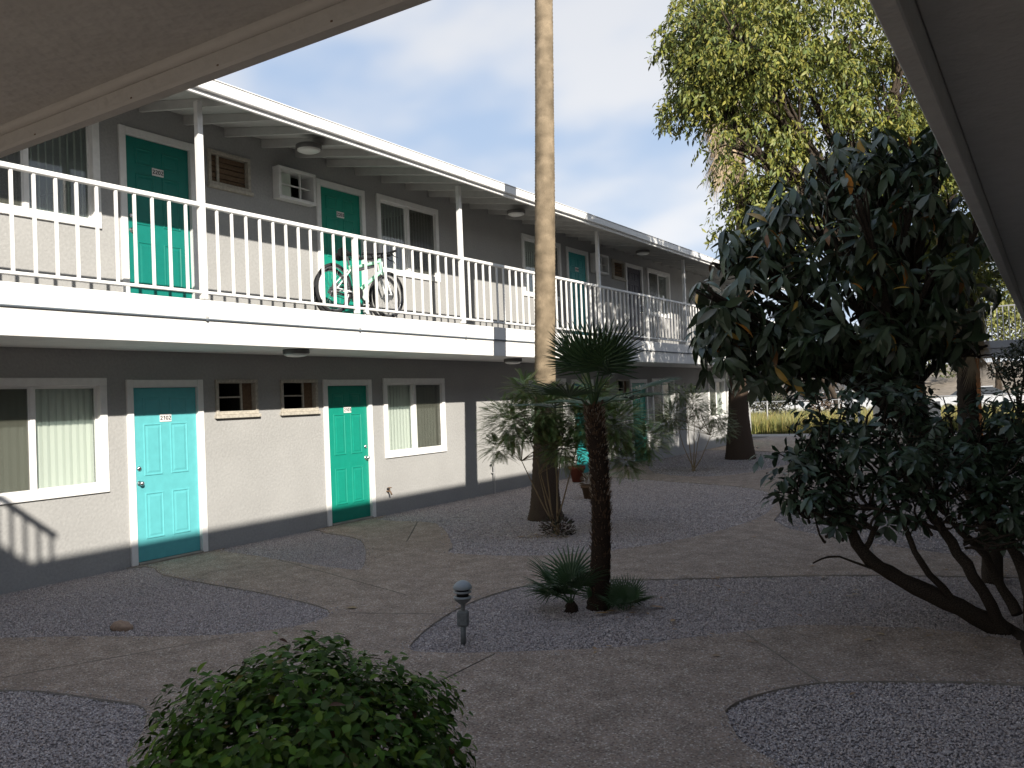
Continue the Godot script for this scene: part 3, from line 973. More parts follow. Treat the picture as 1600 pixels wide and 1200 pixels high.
func ground() -> void:
	var st := st_new()
	st.set_smooth_group(-1)
	quad(st, Vector3(-700, -0.034, 300), Vector3(-700, -0.034, -700), Vector3(700, -0.034, -700), Vector3(700, -0.034, 300))
	var g := obj("ground", fin(st), M.dirt, self)
	tag(g, "bare tan dirt reaching from the courtyard to the street and beyond", "ground", "", "structure")
	# courtyard paving with the beds cut out of it
	var c := CSGCombiner3D.new()
	c.name = "courtyard_paving"
	add_child(c)
	tag(c, "exposed aggregate concrete paving winding between the gravel beds", "paving", "", "structure")
	var body := CSGBox3D.new()
	body.name = "slab"
	body.size = Vector3(9.88, 0.09, 34.0)
	body.position = Vector3(-3.945, -0.045, -14.5)
	body.material = M.aggregate
	c.add_child(body)
	for k in beds:
		var p := CSGPolygon3D.new()
		p.name = "bed"
		p.operation = CSGShape3D.OPERATION_SUBTRACTION
		var pl := rounded(beds[k])
		var q := PackedVector2Array()
		for v in pl: q.append(Vector2(v.x, v.y))
		p.polygon = q
		p.mode = CSGPolygon3D.MODE_DEPTH
		p.depth = 0.4
		p.rotation.x = PI / 2
		p.position.y = -0.2
		p.material = M.walk
		c.add_child(p, true)
	var joints := [[Vector2(-3.27, -4.77), Vector2(-3.26, -2.5)], [Vector2(-1.95, -5.99), Vector2(-1.2, -5.1)], [Vector2(-3.9, -12.0), Vector2(-2.9, -12.6)], [Vector2(-8.2, -6.9), Vector2(-5.0, -5.9)], [Vector2(-8.0, -9.8), Vector2(-6.9, -8.2)], [Vector2(-5.0, -5.2), Vector2(-4.2, -5.5)], [Vector2(-6.0, -2.9), Vector2(-5.4, -4.2)], [Vector2(-1.4, -8.3), Vector2(-1.9, -10.6)], [Vector2(-3.5, -12.5), Vector2(-0.5, -9.9)], [Vector2(-8.9, -25.2), Vector2(0.9, -24.6)]]
	for j in joints:
		var k := CSGBox3D.new()
		k.name = "joint"
		k.operation = CSGShape3D.OPERATION_SUBTRACTION
		var d: Vector2 = j[1] - j[0]
		k.size = Vector3(0.014, 0.04, d.length())
		k.position = Vector3((j[0].x + j[1].x) * 0.5, 0.0, (j[0].y + j[1].y) * 0.5)
		k.rotation.y = atan2(d.x, d.y)
		k.material = M.walk
		c.add_child(k, true)
	# gravel: a bed sheet and loose stones on it
	var stone := []
	for s in 1:
		var s2 := st_new()
		s2.set_smooth_group(-1)
		var v := []
		for q in [Vector3(0, 1, 0), Vector3(1, 0.1, 0.2), Vector3(0.2, -0.1, 1), Vector3(-1, 0.15, 0.1), Vector3(-0.1, 0, -1), Vector3(0, -1, 0)]: v.append(q + rvec() * 0.25)
		for f in [[0, 1, 2], [0, 2, 3], [0, 3, 4], [0, 4, 1], [5, 2, 1], [5, 3, 2], [5, 4, 3], [5, 1, 4]]:
			for k in f: s2.add_vertex(v[k])
		stone.append(fin(s2))
	var dens := {"a": 5600.0, "b": 7000.0, "c": 5200.0, "d": 7000.0, "e": 4200.0, "f": 2000.0, "g": 500.0, "h": 700.0}
	var cols := [Color(0.477, 0.425, 0.412), Color(0.410, 0.363, 0.356), Color(0.523, 0.470, 0.456), Color(0.329, 0.296, 0.295), Color(0.613, 0.559, 0.529), Color(0.477, 0.397, 0.356)]
	for k in beds:
		var poly := rounded(beds[k])
		var o := obj("gravel_bed", sheet(poly, -0.02), M.gravel, self)
		tag(o, "bed of grey gravel sunk between the paving", "gravel bed", "", "structure")
		var lo := Vector2(1e9, 1e9); var hi := -lo
		for p in poly:
			lo = lo.min(p - Vector2(0.1, 0.1)); hi = hi.max(p + Vector2(0.1, 0.1))
		var xf := []
		var n := int((hi.x - lo.x) * (hi.y - lo.y) * dens[k])
		var buf := PackedFloat32Array()
		var cnt := 0
		var size := 1.0 if k in ["a", "b", "c", "d", "e"] else 1.5
		for i in n:
			var p := Vector2(rnd(lo.x, hi.x), rnd(lo.y, hi.y))
			if p.x > -0.05: continue
			var py := -0.017 + rnd(0, 0.006)
			if not Geometry2D.is_point_in_polygon(p, poly):
				if rng.randf() > 0.16 or not Geometry2D.is_point_in_polygon(p + Vector2(rnd(-0.13, 0.13), rnd(-0.13, 0.13)), poly): continue
				py = 0.003
			var bs := Basis(Vector3(rnd(-1, 1), rnd(-1, 1), rnd(-1, 1)).normalized(), rnd(0, TAU)).scaled(Vector3(rnd(0.005, 0.010), rnd(0.004, 0.007), rnd(0.005, 0.010)) * size)
			var cl := pick_col(cols)
			buf.append_array([bs.x.x, bs.y.x, bs.z.x, p.x, bs.x.y, bs.y.y, bs.z.y, py, bs.x.z, bs.y.z, bs.z.z, p.y, cl.r, cl.g, cl.b, 1.0])
			cnt += 1
		var mm := MultiMesh.new()
		mm.transform_format = MultiMesh.TRANSFORM_3D
		mm.use_colors = true
		mm.mesh = stone[0]
		mm.instance_count = cnt
		mm.buffer = buf
		var mi := MultiMeshInstance3D.new()
		mi.name = numbered("gravel")
		mi.multimesh = mm
		mi.material_override = M.stones
		add_child(mi)
		tag(mi, "loose grey and bluish gravel stones filling the sunken beds", "gravel", "loose gravel of the beds", "stuff")

# ---------------------------------------------------------------- plants
func ring_trunk(ctrl: Array, radii: Array, ring: float, sides: int, amp: float) -> ArrayMesh:
	var st := st_new()
	var pts := smooth_pts(ctrl, 8)
	var total := 0.0
	for i in pts.size() - 1: total += pts[i].distance_to(pts[i + 1])
	var n := int(total / ring)
	var path := []
	var rr := []
	for i in n + 1:
		var t := float(i) / n * (pts.size() - 1)
		var k := int(min(t, pts.size() - 2))
		path.append(pts[k].lerp(pts[k + 1], t - k))
		var f := float(i) / n * (radii.size() - 1)
		var m := int(min(f, radii.size() - 2))
		rr.append(lerpf(radii[m], radii[m + 1], f - m) * (1.0 + (amp if i % 2 == 0 else -amp) * rnd(0.5, 1.3)))
	tube(st, path, rr, sides, true, amp * 0.5)
	return fin(st)

func place_frond(parent: Node3D, mesh: Mesh, m: Material, wp: Vector3, dir: Vector3, s: float, called := "frond", roll := 0.0) -> void:
	var o := MeshInstance3D.new()
	o.name = called
	o.mesh = mesh
	o.material_override = m
	parent.add_child(o, true)
	var up := Vector3.UP
	if absf(dir.normalized().y) > 0.97: up = Vector3(0.6, 0.2, 0.5)
	var t := leaf_frame(wp - wpos(parent), dir, up, s)
	t.basis = t.basis.rotated(dir.normalized(), roll)
	o.transform = t

func palms() -> void:
	var fans := [fan_mesh(0.30, 0.50, 26, 2.1, 0.16, 1), fan_mesh(0.34, 0.46, 24, 1.9, 0.3, 2), fan_mesh(0.26, 0.52, 28, 2.2, 0.1, 3)]
	var dead := fan_mesh(0.34, 0.55, 16, 0.42, 0.1, 7)
	# tall palm
	var tp := Vector3(-6.22, -0.02, -10.5)
	var t := thing("tall_palm_tree", "very tall palm with a bare tan ringed trunk rising past the roof", "palm tree", tp)
	obj("trunk_base", ring_trunk([tp, tp + Vector3(0.01, 0.5, 0), tp + Vector3(0.04, 1.25, -0.02)], [0.275, 0.235, 0.205, 0.19, 0.18, 0.175], 0.03, 20, 0.02), M.oldbark, t)
	obj("trunk", ring_trunk([tp + Vector3(0.04, 1.22, -0.02), tp + Vector3(0.07, 2.3, -0.04), tp + Vector3(0.15, 4.7, -0.09), tp + Vector3(0.21, 6.6, -0.12), tp + Vector3(0.3, 9.6, -0.16), tp + Vector3(0.4, 13.5, -0.2)], [0.172, 0.158, 0.15, 0.15, 0.147, 0.14, 0.135, 0.13, 0.125, 0.12, 0.12], 0.028, 20, 0.022), M.palmbark, t)
	for i in 26:
		var el := rnd(-0.7, 1.2)
		var az := i * 2.4
		place_frond(t, fans[i % 3], M.palmleaf, tp + Vector3(0.4, 13.45, -0.2), Vector3(cos(az) * cos(el), sin(el), sin(az) * cos(el)), 2.1)
	# short palm
	var sp := Vector3(-3.206, -0.02, -6.198)
	var s := thing("short_palm_tree", "short fan palm with a dark shaggy trunk standing in the gravel", "palm tree", sp)
	var line := [Vector3(-3.206, -0.02, -6.198), Vector3(-3.17, 0.5, -6.22), Vector3(-3.155, 0.98, -6.22), Vector3(-3.17, 1.41, -6.22), Vector3(-3.18, 1.66, -6.21)]
	obj("trunk", ring_trunk(line, [0.10, 0.082, 0.076, 0.076, 0.08, 0.072, 0.045], 0.03, 16, 0.05), M.fibre, s)
	# leaf stubs all over the trunk: too small to pick apart
	for pale in [false, true]:
		var st := st_new()
		st.set_smooth_group(-1)
		var pts := smooth_pts(line, 12)
		for i in (900 if not pale else 260):
			var k := rng.randi_range(1 if not pale else 22, pts.size() - 2)
			var c: Vector3 = pts[k].lerp(pts[k + 1], rng.randf())
			var a := rnd(0, TAU)
			var out := Vector3(cos(a), 0, sin(a))
			var tan_ := Vector3(-sin(a), 0, cos(a))
			var p := c + out * 0.070
			var tip := p + out * rnd(0.008, 0.032) + Vector3(0, rnd(0.01, 0.05), 0) + tan_ * rnd(-0.01, 0.01)
			var w := rnd(0.004, 0.012) if not pale else rnd(0.003, 0.006)
			if pale: tip = p + out * 0.024 + Vector3(0, 0.012, 0)
			quad(st, p - tan_ * w, p + tan_ * w, tip + tan_ * w * 0.4, tip - tan_ * w * 0.4)
			quad(st, p - Vector3(0, 0.008, 0), tip, tip + Vector3(0, -0.004, 0), p - Vector3(0, 0.02, 0))
		var o := obj("leaf_stubs", fin(st), M.stub if not pale else M.stubpale, s)
		o.set_meta("kind", "stuff")
	var crown := Vector3(-3.18, 1.62, -6.21)
	var tops := [fan_mesh(0.36, 0.40, 24, 1.75, 0.10, 11), fan_mesh(0.40, 0.36, 22, 1.6, 0.16, 12), fan_mesh(0.33, 0.42, 24, 1.8, 0.08, 13)]
	var nf := 16
	for i in nf:
		var az := i * 2.39996 + 0.4
		var el := rnd(0.85, 1.45) if i < 10 else rnd(0.12, 0.5)
		var d := Vector3(cos(az) * cos(el), sin(el), sin(az) * cos(el))
		place_frond(s, tops[i % 3], M.palmleaf if i % 3 else M.palmleaf_b, crown + d * 0.02, d, rnd(0.9, 1.06))
	# young palms at its foot
	var q := thing("young_palm", "small stemless fan palm at the left foot of the shaggy palm trunk", "palm tree", Vector3(-3.36, -0.02, -6.02))
	obj("stump", tmesh([Vector3(-3.36, -0.03, -6.02), Vector3(-3.362, 0.03, -6.025), Vector3(-3.365, 0.08, -6.03)], [0.06, 0.05, 0.02], 9, 0.25), M.fibre, q)
	for d in [Vector3(-0.55, 0.85, 0.2), Vector3(0.0, 1.0, 0.1), Vector3(0.45, 0.8, 0.2), Vector3(-0.2, 0.9, -0.4), Vector3(-0.9, 0.5, 0.1), Vector3(0.1, 0.6, 0.6), Vector3(-0.3, 0.5, 0.5)]:
		place_frond(q, fans[rng.randi() % 3], M.palmleaf, Vector3(-3.36, 0.04, -6.02), d, rnd(0.52, 0.7))
	var q2 := thing("young_palm", "low bushy palm sprouts at the right foot of the shaggy palm trunk", "palm tree", Vector3(-3.05, -0.02, -6.2))
	for i in 16:
		var az := rnd(0, TAU)
		var el := rnd(0.5, 1.4)
		place_frond(q2, fans[i % 3], M.palmleaf, Vector3(-3.05 + rnd(-0.14, 0.14), 0.0, -6.2 + rnd(-0.1, 0.1)), Vector3(cos(az) * cos(el), sin(el), sin(az) * cos(el)), rnd(0.24, 0.38))
	# palm beyond, with its skirt of dead fronds
	var p3 := Vector3(-6.80, -0.02, -21.39)
	var t3 := thing("skirted_palm_tree", "palm with a brown trunk and hanging dead fronds beside the far end of the building", "palm tree", p3)
	obj("trunk", ring_trunk([p3, p3 + Vector3(0.03, 1.9, -0.02), p3 + Vector3(0.34, 4.6, -0.05), p3 + Vector3(0.30, 7.0, -0.03), p3 + Vector3(0.0, 10.6, 0.05)], [0.40, 0.26, 0.23, 0.22, 0.2, 0.2, 0.19], 0.06, 16, 0.012), M.oldbark, t3)
	var top3 := p3 + Vector3(-0.05, 10.7, 0.05)
	for i in 30:
		var az := i * 2.4
		var el := lerpf(1.3, -0.75, i / 30.0)
		place_frond(t3, fans[i % 3], M.palmyellow if i % 5 == 2 else M.palmleaf_b, top3, Vector3(cos(az) * cos(el), sin(el), sin(az) * cos(el)), rnd(1.7, 2.1))
	for i in 60:
		var az := rnd(0, TAU)
		place_frond(t3, dead, M.skirt, p3 + Vector3(-0.02 + cos(az) * 0.14, rnd(8.2, 10.3), 0.05 + sin(az) * 0.14), Vector3(cos(az) * 0.28, -1.0, sin(az) * 0.28), rnd(1.5, 1.9), "dead_frond", rnd(-0.5, 0.5))
	# palm on the right, behind the trees
	var p4 := at(1497, 640, 17.0)
	p4.y = -0.02
	var t4 := thing("leaning_palm_tree", "fan palm with a leaning brown trunk behind the dark broad-leaved tree", "palm tree", p4)
	var c4 := at(1512, 425, 17.0)
	obj("trunk", ring_trunk([p4 + Vector3(0.22, 0, -0.1), p4.lerp(c4, 0.3) + Vector3(0.08, 0, 0), p4.lerp(c4, 0.7), c4], [0.27, 0.2, 0.17, 0.16, 0.15], 0.05, 14, 0.04), M.bark, t4)
	for i in 26:
		var az := i * 2.4
		var el := lerpf(1.3, -0.6, i / 26.0)
		place_frond(t4, fans[i % 3], M.palmyellow if i % 2 == 1 else M.palmleaf_b, c4, Vector3(cos(az) * cos(el), sin(el), sin(az) * cos(el)), rnd(1.35, 1.7))
	for i in 22:
		var az := rnd(0, TAU)
		place_frond(t4, dead, M.skirt, c4 + Vector3(cos(az) * 0.12, rnd(-1.4, -0.1), sin(az) * 0.12), Vector3(cos(az) * 0.2, -1.0, sin(az) * 0.2), rnd(1.0, 1.3), "dead_frond")

func px_lobes(a: Array) -> Array:
	var out := []
	for l in a: out.append([at(l[0], l[1], l[2]), l[3]])
	return out

func trees() -> void:
	# dark broad-leaved tree
	var base := Vector3(-0.50, -0.03, -8.35)
	var t := thing("broad_leaved_tree", "dark tree with large drooping leaves, a few of them orange, overhanging the paving", "tree", base)
	var lobes := px_lobes([[1180, 440, 6.9, 0.5], [1150, 515, 6.8, 0.36], [1280, 360, 7.2, 0.6], [1370, 290, 7.4, 0.55], [1330, 260, 7.4, 0.36], [1430, 400, 7.4, 0.66], [1330, 470, 7.0, 0.6], [1240, 530, 6.9, 0.42], [1450, 490, 7.2, 0.45], [1390, 545, 7.0, 0.33], [1250, 575, 6.9, 0.2], [1160, 580, 6.8, 0.13], [1480, 340, 7.6, 0.3], [1440, 270, 7.5, 0.3], [1112, 512, 6.8, 0.16], [1400, 230, 7.5, 0.22], [1285, 262, 7.3, 0.16], [1205, 350, 7.1, 0.2], [1130, 405, 6.9, 0.18], [1135, 565, 6.8, 0.14], [1300, 590, 6.9, 0.14], [1160, 395, 7.0, 0.2]])
	var st := st_new()
	for k in 34:
		var l0: Array = lobes[rng.randi() % 15]
		var dv := rvec().normalized() * Vector3(1, 0.8, 1)
		var sp: Vector3 = l0[0] + dv * (l0[1] + rnd(0.05, 0.2))
		if sp.x > -2.2 and sp.y > 1.9: lobes.append([sp, rnd(0.08, 0.14)])
	var fork := Vector3(-1.12, 1.55, -8.0)
	limb(st, [base, base + Vector3(-0.02, 0.6, 0.04), base.lerp(fork, 0.65) + Vector3(0.1, 0.1, 0), fork], 0.085, 0.07, 12, 0.015)
	for l in lobes:
		var c: Vector3 = l[0]
		var mid := fork.lerp(c, 0.5) + Vector3(0, 0.12, 0) + rvec() * 0.08
		limb(st, [fork + Vector3(0, -0.05, 0), mid, c], 0.05, 0.018, 6, 0.03)
		for k in 7:
			var e: Vector3 = c + rvec() * l[1] * 0.9
			limb(st, [mid.lerp(c, rnd(0.2, 1.0)), (c + e) * 0.5 + rvec() * 0.06, e], 0.014, 0.004, 4, 0.015)
	obj("trunk", fin(st), M.bark, t)
	var big := [leaf_mesh(0.23, 0.060, 0.25, 0.18), leaf_mesh(0.26, 0.056, 0.4, 0.25), leaf_mesh(0.20, 0.060, 0.14, 0.12)]
	foliage(t, rosettes(lobes, 540, 8, 0.95, 0.5, 1.2), big, [Color(0.045, 0.075, 0.034), Color(0.060, 0.092, 0.042), Color(0.090, 0.122, 0.068), Color(0.034, 0.058, 0.024), Color(0.085, 0.10, 0.055)], M.leafgloss, 300, "leaf", [Color(0.52, 0.20, 0.025), Color(0.45, 0.27, 0.04), Color(0.28, 0.13, 0.04), Color(0.16, 0.17, 0.14)], 0.045)
	# tall tree in the sun
	var b2 := Vector3(-1.95, -0.03, -15.4)
	var t2 := thing("sunlit_tree", "tall tree with small drooping yellow-green leaves catching the sun", "tree", b2)
	var lob := px_lobes([[1140, 50, 13.5, 0.9], [1115, 165, 13.4, 0.6], [1205, 140, 13.5, 1.0], [1160, 230, 13.4, 0.55], [1300, 70, 14, 1.3], [1300, 215, 14, 0.95], [1400, 120, 14.2, 1.3], [1420, 250, 14.2, 1.0], [1230, 270, 13.6, 0.6], [1480, 190, 14.6, 1.2], [1200, -60, 14, 0.9], [1400, -60, 14.4, 1.1], [1350, 320, 14, 0.7], [1470, 320, 14.6, 0.7], [1440, 420, 14.8, 0.8], [1240, 350, 14.2, 0.5], [1090, 110, 13.4, 0.4], [1190, 310, 13.6, 0.45], [1215, 365, 13.7, 0.45], [1150, 110, 13.3, 0.8], [1090, 60, 13.4, 0.4], [1172, 335, 13.5, 0.34], [1200, 280, 13.5, 0.5]])
	st = st_new()
	var fk := Vector3(-2.1, 3.2, -15.2)
	limb(st, [b2, b2 + Vector3(0.05, 1.5, 0.03), fk], 0.22, 0.15, 12, 0.02)
	var tips := []
	for l in lob:
		var c: Vector3 = l[0]
		var mid := fk.lerp(c, 0.55) + Vector3(0, 0.25, 0) + rvec() * 0.2
		limb(st, [fk + Vector3(0, -0.1, 0), mid, c], 0.085, 0.03, 7, 0.06)
		for k in 12:
			var e: Vector3 = c + rvec() * l[1] * 0.95
			limb(st, [mid.lerp(c, rnd(0.3, 1.0)), (c + e) * 0.5 + Vector3(0, 0.1, 0) + rvec() * 0.1, e], 0.026, 0.006, 4, 0.03)
	obj("trunk", fin(st), M.bark, t2)
	var xf := []
	var clumps := []
	for i in 300: clumps.append(lobe_point(lob, 0.55))
	for i in 8400:
		var cl: Array = clumps[rng.randi() % clumps.size()]
		var off := rvec() * Vector3(0.36, 0.26, 0.36)
		var lp := [cl[0] + off + Vector3(0, -0.35 * (off.x * off.x + off.z * off.z), 0), (cl[1] * 0.5 + off.normalized()).normalized()]
		var axis: Vector3 = (lp[1] * Vector3(1, 0.5, 1) + Vector3(0, -0.55, 0) + rvec() * 0.5).normalized()
		var p: Vector3 = lp[0]
		var n := rng.randi_range(6, 14)
		var span := rnd(0.12, 0.34)
		for k in n:
			var f := float(k) / n
			var q := p + axis * f * span + Vector3(0, -0.10 * f * f, 0)
			var d := axis * 0.5 + rvec() * 0.95 + Vector3(0, -0.5, 0)
			xf.append(leaf_frame(q, d, rvec() + Vector3(0, 0.5, 0) + lp[1] * 0.6, rnd(0.55, 1.25)))
	foliage(t2, xf, [leaf_mesh(0.12, 0.036, 0.25, 0.2, 3, 0.4, 0.1)], [Color(0.13, 0.15, 0.028), Color(0.19, 0.19, 0.035), Color(0.09, 0.115, 0.028), Color(0.22, 0.20, 0.04), Color(0.08, 0.11, 0.03)], M.leafvar, 0)

func right_bush() -> void:
	var base := Vector3(-0.12, -0.03, -5.9)
	var t := thing("gnarled_shrub", "spreading dark evergreen shrub on thick crooked branches, leaning over the gravel", "shrub", base)
	var L := [[1240, 700, 5.9, 0.20], [1290, 660, 6.0, 0.26], [1370, 640, 6.1, 0.26], [1450, 660, 6.1, 0.30], [1530, 680, 6.0, 0.30], [1600, 660, 6.0, 0.3], [1280, 740, 5.9, 0.22], [1340, 710, 5.9, 0.25], [1420, 720, 5.8, 0.25], [1500, 740, 5.8, 0.22], [1580, 740, 5.7, 0.25], [1600, 830, 5.5, 0.14], [1230, 760, 5.8, 0.12], [1310, 785, 5.8, 0.1], [1400, 605, 6.2, 0.10], [1290, 800, 5.8, 0.13], [1390, 775, 5.8, 0.17], [1470, 790, 5.7, 0.17], [1550, 800, 5.6, 0.2], [1250, 775, 5.8, 0.13], [1595, 780, 5.6, 0.2]]
	var lobes := px_lobes(L)
	var st := st_new()
	# main limbs traced from where they lie over the bed
	limb(st, [base, at(1590, 1000, 5.75), at(1500, 950, 5.8), at(1410, 905, 5.85), at(1350, 865, 5.85), at(1320, 800, 5.85), at(1290, 740, 5.9)], 0.085, 0.028, 10, 0.012)
	limb(st, [at(1570, 985, 5.75), at(1520, 900, 5.7), at(1475, 830, 5.75), at(1430, 770, 5.8), at(1400, 700, 5.9)], 0.05, 0.018, 8, 0.015)
	limb(st, [at(1500, 950, 5.8), at(1440, 880, 5.7), at(1410, 810, 5.75), at(1370, 740, 5.8)], 0.03, 0.012, 7, 0.02)
	limb(st, [base + Vector3(0, 0.05, 0), at(1600, 900, 5.6), at(1560, 800, 5.7), at(1540, 700, 5.9)], 0.06, 0.02, 8, 0.02)
	limb(st, [at(1590, 960, 5.7), at(1540, 870, 5.9), at(1470, 790, 6.1), at(1460, 700, 6.1)], 0.04, 0.015, 7, 0.02)
	limb(st, [at(1350, 865, 5.85), at(1370, 820, 5.8), at(1380, 760, 5.85), at(1340, 710, 5.9)], 0.022, 0.01, 6, 0.012)
	limb(st, [at(1410, 905, 5.85), at(1310, 870, 5.8), at(1270, 880, 5.75)], 0.012, 0.005, 5, 0.012)
	limb(st, [at(1475, 830, 5.75), at(1390, 800, 5.7), at(1340, 790, 5.7)], 0.016, 0.008, 5, 0.012)
	for l in lobes:
		var c: Vector3 = l[0]
		for k in 9:
			var e: Vector3 = c + rvec() * l[1]
			var f: Vector3 = lobes[rng.randi() % lobes.size()][0]
			var s0: Vector3 = c.lerp(f, 0.25) + Vector3(0, -0.18, 0) + rvec() * 0.06
			limb(st, [s0, (s0 + e) * 0.5 + rvec() * 0.05, e], 0.011, 0.004, 4, 0.012)
	obj("branches", fin(st), M.bark, t)
	foliage(t, rosettes(lobes, 350, 9, 0.3, 0.85, 1.4), [leaf_mesh(0.105, 0.036, 0.25, 0.25, 3, 0.6), leaf_mesh(0.12, 0.034, 0.4, 0.3, 3, 0.6), leaf_mesh(0.09, 0.036, 0.1, 0.2, 3, 0.6)], [Color(0.045, 0.075, 0.038), Color(0.034, 0.060, 0.030), Color(0.062, 0.095, 0.05), Color(0.03, 0.05, 0.024)], M.leafgloss, 300)

func front_bush() -> void:
	var c := at(470, 1180, 2.85)
	var base := Vector3(c.x, -0.03, c.z)
	var t := thing("rounded_shrub", "low dome-shaped shrub of small pointed green leaves beside the paving", "shrub", base)
	var st := st_new()
	for i in 46:
		var d := rvec()
		var e := Vector3(c.x + d.x * 0.42, rnd(0.45, 0.78), c.z + d.z * 0.42)
		limb(st, [base + Vector3(d.x * 0.12, 0, d.z * 0.12), base.lerp(e, 0.5) + Vector3(0, 0.08, 0), e], 0.008, 0.0025, 5, 0.015)
	obj("stems", fin(st), M.twig, t)
	var xf := []
	var rx := 0.56
	for i in 3600:
		var d := rvec().normalized()
		if d.y < -0.35: continue
		var k := lerpf(0.5, 1.0, sqrt(rng.randf()))
		var wob := 1.0 + 0.10 * sin(d.x * 7.0 + 1.0) * cos(d.z * 6.0) + rnd(-0.05, 0.07)
		var p := Vector3(c.x, 0.36, c.z) + Vector3(d.x * rx, d.y * 0.50, d.z * rx) * k * wob
		var axis := (d * 0.7 + Vector3(0, 0.5, 0) + rvec() * 0.5).normalized()
		var side := axis.cross(Vector3(0.2, 0.4, 0.9)).normalized()
		var n := rng.randi_range(4, 7)
		var a0 := rnd(0, TAU)
		for j in n:
			var out := side.rotated(axis, a0 + j * 2.4)
			xf.append(leaf_frame(p + axis * 0.012 * j, out * rnd(0.6, 1.0) + axis * rnd(0.0, 0.5) + Vector3(0, -0.25, 0), axis + rvec() * 0.3, rnd(0.55, 1.1)))
	foliage(t, xf, [leaf_mesh(0.062, 0.026, 0.2, 0.2, 4, 0.36, 0.12), leaf_mesh(0.07, 0.024, 0.3, 0.25, 4, 0.36, 0.12), leaf_mesh(0.052, 0.024, 0.08, 0.15, 4, 0.38, 0.12)], [Color(0.06, 0.135, 0.018), Color(0.09, 0.18, 0.024), Color(0.045, 0.10, 0.018), Color(0.13, 0.20, 0.028), Color(0.065, 0.10, 0.03)], M.leafsoft, 300, "leaf", [Color(0.17, 0.14, 0.03), Color(0.09, 0.04, 0.02)], 0.02)

func feathery(base: Vector3, label: String, lobes: Array, count: int, stems: Array, cols: Array, nm := "feathery_shrub") -> Node3D:
	var t := thing(nm, label, "shrub", base, "feathery shrubs in the gravel")
	for s in stems:
		var st := st_new()
		limb(st, s, 0.014, 0.005, 5, 0.01)
		obj("stem", fin(st), M.twig, t)
	var tw := st_new()
	for l in lobes:
		for k in 8:
			var e: Vector3 = l[0] + rvec() * l[1] * 0.9
			var s: Array = stems[rng.randi() % stems.size()]
			var f: Vector3 = s[-1]
			limb(tw, [f, (f + e) * 0.5 + Vector3(0, 0.06, 0), e], 0.005, 0.002, 4, 0.015)
	obj("twigs", fin(tw), M.twig, t)
	var xf := []
	for i in count:
		var lp := lobe_point(lobes, 0.0, 0.75)
		var d: Vector3 = lp[1] * Vector3(1, 0.35, 1) + rvec() * 0.4 + Vector3(0, 0.05, 0)
		xf.append(leaf_frame(lp[0], d, Vector3.UP + rvec() * 0.3, rnd(0.7, 1.15)))
	foliage(t, xf, [feather_mesh(0.17, 14, 0.032)], cols, M.leafvar, 0)
	return t

